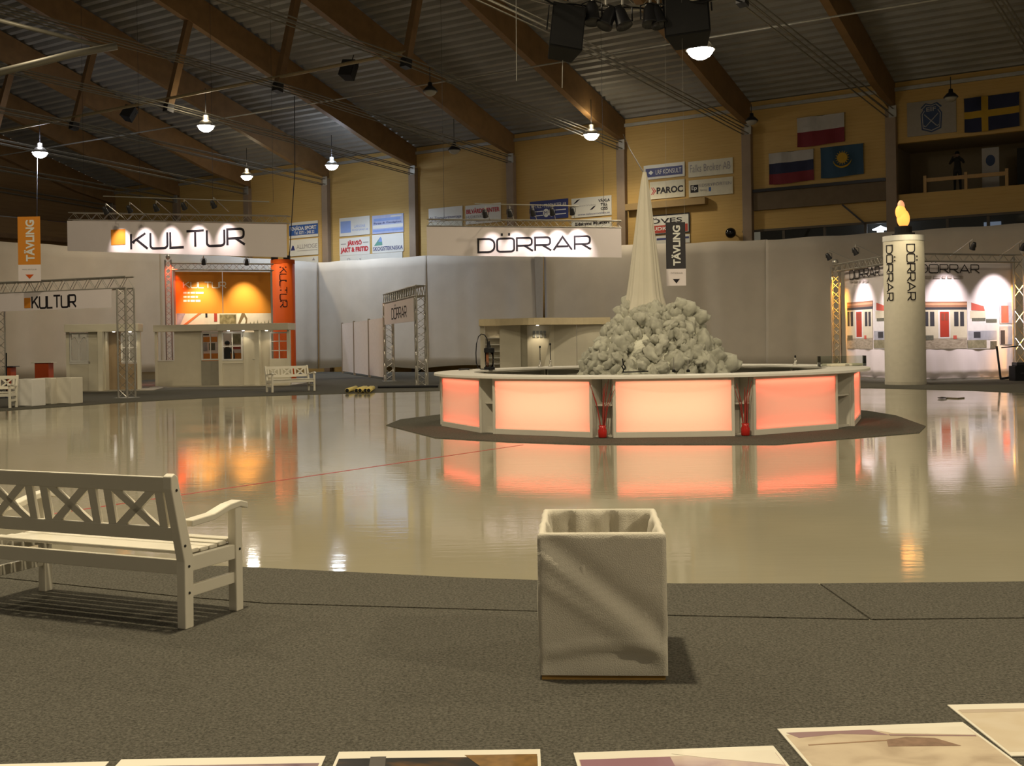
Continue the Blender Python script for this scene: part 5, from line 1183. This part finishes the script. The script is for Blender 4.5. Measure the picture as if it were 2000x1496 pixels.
# boards on the gable wall
def gboard(label, px0, py0, px1, py1, m):
    o = P0 - EX * (3 * S + .05)
    def g(px, py):
        a, b_ = ray(px, py); d = o.dot(EX) / (a * EX.x + EX.y); return Vector((a * d, d, EYE + b_ * d))
    A, B = g(px0, (py0 + py1) / 2), g(px1, (py0 + py1) / 2); zc0, zc1 = g((px0 + px1) / 2, py1).z, g((px0 + px1) / 2, py0).z
    d = B - A; t = thing('wall_sign', label, 'sign', Vector((A.x, A.y, zc0)), math.atan2(d.y, d.x), 'advertising boards on the gable wall')
    w_ = Vector((d.x, d.y)).length; MB().lohi(0, w_, -.06, -.01, 0, zc1 - zc0).build('board', m, t); return t, w_, zc1 - zc0, -.06
b = gboard('pale board with dark blue lettering left of the orange hanging banner', -45, 421, 42, 456, M_sw); T(b, 'MEDIN', .55, .55, .95, .80, M_snavy, .03); T(b, 'RÖRSERVICE', .25, .20, .95, .42, M_snavy, .03); Rr(b, 0, 0, 1, .08, M_glulamd)
b = gboard('dark navy board between the orange banner and the KULTUR sign', 93, 433, 150, 468, M_snavy); T(b, 'MACHNER', .05, .52, .75, .75, M_tw); T(b, 'MÅLERI', .30, .2, .8, .42, M_tw)

# ---- flags
def flag(label, px0, py0, px1, py1, bands, ny=12, nx=24):
    xm = (px0 + px1) / 2; ym = (py0 + py1) / 2; a, b_ = W(px0, ym)[0], W(px1, ym)[0]; c, d = W(xm, py1)[1], W(xm, py0)[1]
    t = thing('flag', label, 'flag', P0 + EX * a + Vector((0, 0, c)), ROTW, 'flags on the long wall')
    w_, h_ = b_ - a, d - c; mats = []; mb = MB()
    fx = lambda u, v: (u * w_, -.10 + .035 * math.sin(9 * u + 3 * v) + .02 * math.sin(17 * u), v * h_ - .03 * math.sin(5 * u) * (1 - v))
    for j in range(ny):
        for i in range(nx):
            m = bands((i + .5) / nx, (j + .5) / ny)
            if m not in mats: mats.append(m)
            mb.m = mats.index(m); q = [fx(i / nx, j / ny), fx((i + 1) / nx, j / ny), fx((i + 1) / nx, (j + 1) / ny), fx(i / nx, (j + 1) / ny)]
            mb.add(q, [(0, 1, 2, 3)])
    bm_o = mb.build('flag_cloth', mats if len(mats) > 1 else mats[0], t)
    bm = bmesh.new(); bm.from_mesh(bm_o.data); bmesh.ops.remove_doubles(bm, verts=bm.verts, dist=1e-4); bm.to_mesh(bm_o.data); bm.free()
    MB().tube([(-.02, -.06, h_), (w_ + .02, -.06, h_ + .0)], .012, 5).build('cord', M_dark, t)
    return t, w_, h_
M_fw = pm('flag_white', (.40, .38, .36), .8); M_fr = pm('flag_red', (.16, .012, .02), .8); M_fb = pm('flag_blue', (.012, .016, .05), .8); M_fk = pm('flag_teal', (.02, .06, .11), .8); M_fy = pm('flag_yellow', (.42, .26, .02), .8)
flag('white over red flag hanging highest on the wall', 1558, 226, 1651, 283, lambda u, v: M_fw if v > .5 else M_fr)
flag('white, blue and red striped flag, lower left of three', 1503, 296, 1591, 357, lambda u, v: M_fw if v > .667 else (M_fb if v > .333 else M_fr))
t, w_, h_ = flag('blue flag with yellow sun, lower right of three', 1604, 285, 1688, 345, lambda u, v: M_fk)
ang = [k * .349 for k in range(18)]
MB().plate([(w_ * .52 + .17 * h_ * math.cos(a), h_ * .60 + .17 * h_ * math.sin(a)) for a in ang], -.18, -.17).build('sun', M_fy, t)
for k_ in range(16):
    a = k_ * math.pi / 8; MB().plate([(w_ * .52 + r_ * h_ * math.cos(a + e), h_ * .60 + r_ * h_ * math.sin(a + e)) for r_, e in ((.18, -.10), (.24, 0), (.18, .10))], -.18, -.17).build('sun_ray', M_fy, t)
MB().tube([(w_ * .52 + .30 * h_ * math.cos(a), -.175, h_ * .56 + .26 * h_ * math.sin(a)) for a in [math.pi * (1.05 + .9 * k / 12) for k in range(13)]], [.01 + .035 * math.sin(math.pi * k / 12) for k in range(13)], 5).build('eagle_wing', M_fy, t)
flag('blue flag with yellow cross above the balcony', 1884, 187, 1992, 254, lambda u, v: M_fy if (.32 < u < .44 or .41 < v < .60) else M_fb, 20, 50)
b = wboard('white cloth with blue shield crest and crossed sticks', 1772, 196, 1868, 263, pm('crest_cloth', (.30, .27, .23), .8), 'banner'); t_, w_, h_, y_ = b
sh = [(.50, .06), (.70, .16), (.72, .62), (.66, .74), (.72, .80), (.62, .93), (.50, .88), (.38, .93), (.28, .80), (.34, .74), (.28, .62), (.30, .16)]
M_cb = pm('crest_blue', (.03, .055, .13), .7); M_cw = pm('crest_white', (.34, .32, .30), .7)
Pl(b, [(.5 + (x - .5) * 1.0, .5 + (z - .5) * 1.0) for x, z in sh], M_cb, 'shield'); Pl(b, [(.5 + (x - .5) * .88, .5 + (z - .5) * .90) for x, z in sh], M_cw, 'shield_border', .012); Pl(b, [(.5 + (x - .5) * .80, .5 + (z - .5) * .84) for x, z in sh], M_cb, 'shield_field', .016)
for s_ in (-1, 1): MB().tube([((.5 + s_ * .14) * w_, y_ - .02, .60 * h_), ((.5 - s_ * .10) * w_, y_ - .02, .26 * h_), ((.5 - s_ * .13) * w_, y_ - .02, .24 * h_), ((.5 - s_ * .15) * w_, y_ - .02, .28 * h_)], .022, 5).build('stick', M_cw, t_)
T(b, 'EIF', .40, .68, .60, .80, M_cw, .02).location.y -= .012
# white roll-up banner in the balcony
p = W(1884, 330)[0] + .45; pq = W(1918, 330)[0] + .45
t = thing('rollup_banner', 'pale roll-up banner with dark round emblem in the balcony', 'banner', P0 + EX * p + U * 1.3 + Vector((0, 0, zo0 + .005)), ROTW)
MB().lohi(0, pq - p, 0, .02, .08, 1.85).build('sheet', M_fw, t); MB().lohi(-.05, pq - p + .05, -.1, .12, 0, .08).build('foot', M_dark, t)
MB().plate([((pq - p) / 2 + .19 * math.cos(a), 1.30 + .24 * math.sin(a)) for a in ang], -.012, -.004).build('emblem', M_cb, t)

# ================================================================ PEOPLE
def person(label, loc, rz, pose, mat_cloth, height=1.72):
    t = thing('person', label, 'person', loc, rz)
    k = height / 1.75
    J = dict(pel=(0, 0, .95), chest=(0, .0, 1.22), neckb=(0, 0, 1.44), neck=(0, -.01, 1.52), head=(0, -.03, 1.63), top=(0, -.02, 1.74),
             hipL=(-.10, 0, .90), kneeL=(-.11, -.03, .50), ankL=(-.12, 0, .09), toeL=(-.13, -.14, .04), hipR=(.10, 0, .90), kneeR=(.11, -.03, .50), ankR=(.12, 0, .09), toeR=(.13, -.14, .04),
             shL=(-.19, 0, 1.40), shR=(.19, 0, 1.40))
    J.update(pose)
    E_ = [('pel', 'chest'), ('chest', 'neckb'), ('neckb', 'neck'), ('neck', 'head'), ('head', 'top'), ('pel', 'hipL'), ('hipL', 'kneeL'), ('kneeL', 'ankL'), ('ankL', 'toeL'), ('pel', 'hipR'), ('hipR', 'kneeR'), ('kneeR', 'ankR'), ('ankR', 'toeR'),
          ('neckb', 'shL'), ('shL', 'elL'), ('elL', 'haL'), ('haL', 'fiL'), ('neckb', 'shR'), ('shR', 'elR'), ('elR', 'haR'), ('haR', 'fiR')]
    rad = dict(pel=.15, chest=.15, neckb=.09, neck=.055, head=.10, top=.07, hipL=.10, hipR=.10, kneeL=.065, kneeR=.065, ankL=.05, ankR=.05, toeL=.04, toeR=.04, shL=.075, shR=.075, elL=.05, elR=.05, haL=.036, haR=.036, fiL=.025, fiR=.025)
    names = list(J); me = bpy.data.meshes.new('body'); me.from_pydata([tuple(c * k for c in J[n_]) for n_ in names], [(names.index(a), names.index(b_)) for a, b_ in E_], [])
    me.materials.append(mat_cloth); o = bpy.data.objects.new('body', me); COL.objects.link(o); o.parent = t
    o.modifiers.new('skin', 'SKIN')
    for i, n_ in enumerate(names):
        sv = me.skin_vertices[0].data[i]; sv.radius = (rad[n_] * k, rad[n_] * k * (.75 if n_ in ('pel', 'chest') else 1)); sv.use_root = (n_ == 'pel')
    s = o.modifiers.new('sub', 'SUBSURF'); s.levels = 2; s.render_levels = 2
    hz = J['head']; mb = MB(); mb.grid(14, 8, lambda u, v: (hz[0] * k + .105 * k * math.sin(math.pi * (.02 + v * .58)) * math.cos(u * 6.2832), hz[1] * k + .02 + .115 * k * math.sin(math.pi * (.02 + v * .58)) * math.sin(u * 6.2832), (hz[2] + .045 + .115 * math.cos(math.pi * (.02 + v * .58))) * k), closed=True)
    mb.build('hair', M_black, t, smooth=True); return t
def cloth_mat(name, skin, torso, legs, h):
    m = bpy.data.materials.new(name); m.use_nodes = True; nt = m.node_tree; b_ = nt.nodes['Principled BSDF']; b_.inputs['Roughness'].default_value = .85
    tc = nt.nodes.new('ShaderNodeTexCoord'); sp_ = nt.nodes.new('ShaderNodeSeparateXYZ'); mr = nt.nodes.new('ShaderNodeMath'); mr.operation = 'DIVIDE'; mr.inputs[1].default_value = h
    nt.links.new(tc.outputs['Object'], sp_.inputs[0]); nt.links.new(sp_.outputs['Z'], mr.inputs[0]); r = nt.nodes.new('ShaderNodeValToRGB'); r.color_ramp.interpolation = 'CONSTANT'
    r.color_ramp.elements[0].color = (*legs, 1); r.color_ramp.elements[1].position = .54; r.color_ramp.elements[1].color = (*torso, 1); e = r.color_ramp.elements.new(.855); e.color = (*skin, 1)
    nt.links.new(mr.outputs[0], r.inputs['Fac']); nt.links.new(r.outputs['Color'], b_.inputs['Base Color']); MATS[name] = m; return m
px_ = W(1851, 330)[0] + .25
person('person in dark clothes standing in the balcony with raised arms', P0 + EX * px_ + U * .7 + Vector((0, 0, zo0 + .005)), ROTW, dict(elL=(-.30, -.14, 1.22), haL=(-.12, -.26, 1.52), fiL=(-.06, -.28, 1.58), elR=(.30, -.14, 1.22), haR=(.12, -.26, 1.52), fiR=(.06, -.28, 1.58)), cloth_mat('dark_outfit', (.20, .12, .08), (.012, .012, .012), (.018, .018, .02), 1.75))
q_ = at(444, 700, 45.9)
person('person in black jacket standing inside the long kiosk behind the window', (q_.x, q_.y, .032), .5, dict(elL=(-.27, .02, 1.14), haL=(-.24, -.16, 1.0), fiL=(-.22, -.26, 1.02), elR=(.27, .02, 1.14), haR=(.25, -.10, .95), fiR=(.24, -.18, .92)), cloth_mat('black_outfit', (.25, .15, .10), (.012, .012, .014), (.012, .012, .014), 1.75), 1.75)

# ================================================================ HALL LAMPS
M_bulb = glow('lamp_glass', (1.0, .95, .85), 60.0); M_bulbb = glow('lamp_glass_blue', (.82, .90, 1.0), 60.0); M_off = pm('lamp_off', (.35, .33, .28), .5)
def hall_lamp(label, p, lit, power=2000, color=WARM, glass=None, s=1.0, hang=1.2):
    t = thing('hall_lamp', label, 'lamp', p, 0, 'high bay lamps under the roof')
    MB().lathe([(.0, .42 * s), (.10 * s, .42 * s), (.12 * s, .24 * s), (.20 * s, .20 * s), (.36 * s, .02 * s), (.36 * s, -.02 * s), (.33 * s, .0)], 24).build('reflector', M_alu if lit else M_dark, t, smooth=True)
    MB().lathe([(0, -.24 * s), (.12 * s, -.225 * s), (.22 * s, -.17 * s), (.29 * s, -.09 * s), (.32 * s, .0)], 24).build('glass', glass if lit else M_off, t, smooth=True)
    MB().tube([(0, 0, .42 * s), (0, 0, .42 * s + hang)], .018, 5).build('hanger', M_dark, t)
    if lit:
        l = spot('hall_lamp_beam', (0, 0, -.30 * s), (0, 0, -5), power, color, 150, .5, .3); l.parent = t
        pl = bpy.data.lights.new('hall_lamp_uplight', 'POINT'); pl.energy = power * .055; pl.color = color; pl.shadow_soft_size = .2
        po_ = bpy.data.objects.new('hall_lamp_uplight', pl); COL.objects.link(po_); po_.parent = t; po_.location = (0, 0, .62 * s)
    return t
ZL = 11.3
def lp(px, py, z=ZL):
    a, b_ = ray(px, py); d = (z - EYE) / b_; return Vector((a * d, d, z))
BLUE = (.70, .82, 1.0)
hall_lamp('bright hall lamp far left above the orange hanging banner', lp(78, 298), True, 1500, (.85, .88, 1), M_bulbb, 1.1)
hall_lamp('bright hall lamp under the beams above the big KULTUR sign', lp(402, 246), True, 1500, WARM, M_bulb, 1.1)
hall_lamp('small bright hall lamp near the wall right above the KULTUR sign', lp(482, 344), True, 900, WARM, M_bulb, 1.0)
hall_lamp('bluish bright hall lamp near the wall above the four boards', lp(648, 323), True, 2000, BLUE, M_bulbb, 1.05)
hall_lamp('bright hall lamp near the wall left of the spire tip', lp(1155, 263), True, 900, WARM, M_bulb, 1.1)
hall_lamp('largest and brightest hall lamp next to the hanging speakers', lp(1368, 97, 11.2), True, 1800, WARM, M_bulb, 1.35, 1.8)
hall_lamp('unlit dark hall lamp under the eave above the AL Transport board', lp(887, 293), False, s=.9)
hall_lamp('unlit dark hall lamp above the white crest cloth', lp(1857, 190), False, s=.8, hang=.5)
hall_lamp('unlit dark hall lamp on the column left of the flags', lp(1468, 236), False, s=.8, hang=.4)
hall_lamp('unlit hall lamp under the roof left of the big speaker', lp(840, 178), False, s=.8, hang=.6)
# conduit along the lamp row
A, B = lp(78, 291, 12.35), lp(402, 237, 12.35); dv = (B - A).normalized()
co = MB().tube([A - dv * 8, B + dv * 34], .035, 5).build('lamp_conduit', M_steel); tag(co, 'long thin pipe carrying the hall lamps under the roof beams', 'pipe')
po = MB().tube([lp(73, 310, 11.0), lp(72, 424, 7.0)], .016, 5).build('hanging_rod', M_dark); tag(po, 'thin rod hanging from the far left lamp down to the orange banner', 'rod')
po = MB().tube([at(575, 188, 44), at(576, 330, 44), at(565, 506, 44)], .018, 5).build('hanging_cable', M_dark); tag(po, 'thin dark cable hanging down to the orange column', 'cable')
for (a, b_, lb) in (((1008, -20), (1009, 158), 'thin pale rope hanging left of the big speaker'), ((1099, 112), (1098, 172), 'short pale rope hanging below the big speaker'), ((1299, -10), (1301, 432), 'thin line holding the left corner of the black banner'), ((1331, -10), (1337, 432), 'thin line holding the right corner of the black banner')):
    d = {1008: 27, 1099: 24.6}.get(a[0], 24.5)
    po = MB().tube([at(*a, d), at(*b_, d)], .010 if a[0] < 1290 else .002, 5).build('hanging_rope', M_steel); tag(po, lb, 'rope')
# ventilation pipes at upper left
du = MB().tube([at(-40, 151, 30), at(140, 106, 31), at(228, 90, 31.5)], .10, 10).build('duct', M_rod, smooth=True); tag(du, 'pale round pipe under the roof at the upper left', 'pipe')
du = MB().tube([at(-40, 30, 34), at(205, 92, 36)], .07, 8).build('duct', M_rod, smooth=True); tag(du, 'thinner pale pipe rising to the left edge under the roof', 'pipe')

# ================================================================ RING TRUSS WITH SPEAKERS AND SPOTS OVER THE BAR
RC = Vector((BC.x, BC.y, 0)); RR, RZ = 2.9, 8.95
rt = thing('ring_truss', 'curved lattice truss with cables hanging above the round bar', 'truss', (RC.x, RC.y, RZ))
for (r_, z_) in ((RR, 0), (RR - .28, 0), (RR - .14, .25)): MB().tube([(r_ * math.cos(a), r_ * math.sin(a), z_) for a in [k * 2 * math.pi / 64 for k in range(64)]], .028, 6, closed=True).build('chord', M_alu, rt)
MB().tube([((RR if k % 2 else RR - .14) * math.cos(a), (RR if k % 2 else RR - .14) * math.sin(a), 0 if k % 2 else .25) for k, a in enumerate([k * 2 * math.pi / 64 for k in range(64)])], .012, 4, closed=True).build('lattice', M_alu, rt)
MB().tube([((RR - .3) * math.cos(a), (RR - .3) * math.sin(a), -.12 + .10 * abs(math.sin(a * 7))) for a in [k * 2 * math.pi / 96 for k in range(96)]], .02, 5, closed=True).build('cable', M_black, rt)
for k in range(3): a = .5 + k * 2.094; MB().tube([(RR * math.cos(a), RR * math.sin(a), .1), (RR * math.cos(a) * .8, RR * math.sin(a) * .8, 7)], .015, 4).build('hanger', M_dark, rt)
def speaker(label, c, wd, ht, dp, rz, pitch, roll=0):
    t = thing('loudspeaker', label, 'speaker', c, rz); t.rotation_euler = (pitch, roll, rz)
    MB().add([(-wd / 2, -dp / 2, -ht / 2), (wd / 2, -dp / 2, -ht / 2), (wd / 2, -dp / 2, ht / 2), (-wd / 2, -dp / 2, ht / 2), (-wd * .36, dp / 2, -ht / 2), (wd * .36, dp / 2, -ht / 2), (wd * .36, dp / 2, ht / 2), (-wd * .36, dp / 2, ht / 2)],
             [(0, 1, 2, 3), (4, 7, 6, 5), (0, 4, 5, 1), (1, 5, 6, 2), (2, 6, 7, 3), (3, 7, 4, 0)]).build('cabinet', M_black, t, bevel=.02)
    MB().lohi(-wd * .46, wd * .46, -dp / 2 - .015, -dp / 2, -ht * .47, ht * .47).build('grille', pm('grille', (.02, .02, .022), .8), t)
    MB().tube([(-wd / 2 - .03, 0, 0), (-wd / 2 - .03, 0, ht / 2 + .1), (wd / 2 + .03, 0, ht / 2 + .1), (wd / 2 + .03, 0, 0)], .02, 5).build('bracket', M_dark, t)
    MB().tube([(0, 0, ht / 2 + .1), (0, 0, ht / 2 + .35)], .02, 5).build('hanger', M_dark, t)
speaker('big black loudspeaker hanging tilted left of the small spotlights', at(1103, 64, 24.5), .74, 1.06, .6, .15, math.radians(-14), math.radians(9))
speaker('big dark loudspeaker cut off by the top edge beside the bright lamp', at(1343, 28, 24.8), 1.0, 1.3, .7, -.25, math.radians(-12), math.radians(-4))
speaker('small black loudspeaker hanging on a beam tube, upper middle', at(682, 137, 46), .62, .72, .5, -.4, math.radians(-20), .12)
speaker('small black loudspeaker hanging on a beam tube, upper left', at(253, 222, 55), .58, .66, .5, -.3, math.radians(-25), .3)
for j, (px, py, ax) in enumerate(((1157, 34, 0), (1184, 42, -.5), (1216, 42, .3), (1270, 38, 0), (1286, 40, .25))):
    p = at(px, py, 24.6); par('%s small black stage spotlight from the left on the ring truss' % ORD[j], p, p + Vector((ax, -.25, -1)), 0, group='stage spotlights on the ring truss', scale=1.9, lit=False)

# ================================================================ HANGING TÄVLING BANNERS
def tav(label, px0, px1, pt, pm_, pb, d, m_top, m_tri, mtxt):
    pf = PF(at(px0, 500, d), at(px1, 500, d)); t = pf.th('hanging_banner', label, 'banner', 'narrow hanging arrow banners')
    a, b_, c, e = rect(pf, px0, pt, px1, pb); zm = pf((px0 + px1) / 2, pm_)[1]
    MB().lohi(a, b_, 0, .012, zm, e).build('upper_field', m_top, t); MB().lohi(a, b_, 0, .012, c, zm).build('lower_field', M_print, t)
    w_ = b_ - a; text(t, 'TÄVLING', a + w_ * .27, zm + (e - zm) * .07, w_ * .47, (e - zm) * .86, mtxt, y=-.006, bold=.035, vertical=True)
    h_ = zm - c; MB().plate([(a + w_ * .32, c + h_ * .40), (a + w_ * .5, c + h_ * .14), (a + w_ * .68, c + h_ * .40)], -.008, 0).build('arrow', m_tri, t)
    return t, a, w_, c, h_
t, a, w_, c, h_ = tav('orange and white hanging TÄVLING banner at the far left', 35, 79, 423, 517, 549, 36.5, M_orange, M_dorange, M_tw)
text(t, 'MÅLARTJUR', a + w_ * .18, c + h_ * .66, w_ * .64, h_ * .10, M_tgrey, y=-.006)
t, a, w_, c, h_ = tav('black and white hanging TÄVLING banner beside the spire', 1301, 1339, 434, 525, 558, 24.5, pm('banner_black', (.025, .022, .028), .6), M_ink, M_tw)
text(t, 'DÖRRAR', a + w_ * .22, c + h_ * .70, w_ * .62, h_ * .11, M_tgrey, y=-.006)
# glossy black ball in front of the wall
p = onwall(1427, 455, DW - .45); bl = thing('black_globe', 'glossy black ball mounted on the wall above the curtain', 'globe', p, ROTW)
MB().lathe([(.25 * math.sin(math.pi * k / 16), -.25 * math.cos(math.pi * k / 16)) for k in range(17)], 28).build('ball', pm('gloss_black', (.01, .01, .01), .05), bl, smooth=True)
MB().tube([(0, .2, 0), (0, .44, 0)], .03, 6).build('wall_arm', M_dark, bl)
# small debris on the far ice
p = G(1840, 779); t = thing('paper_scrap', 'small dark scrap lying on the far ice right of the bar', 'scrap', p + Vector((0, 0, .003)))
MB().lathe([(.0, 0), (.10, .01), (.12, .03), (0, .05)], 8).build('scrap', M_dark, t); MB().tube([(.1, 0, .01), (.2, .2, .01), (.35, -.1, .01), (.6, .12, .01)], .015, 5).build('cord', pm('debris_brown', (.12, .09, .05), .8), t)
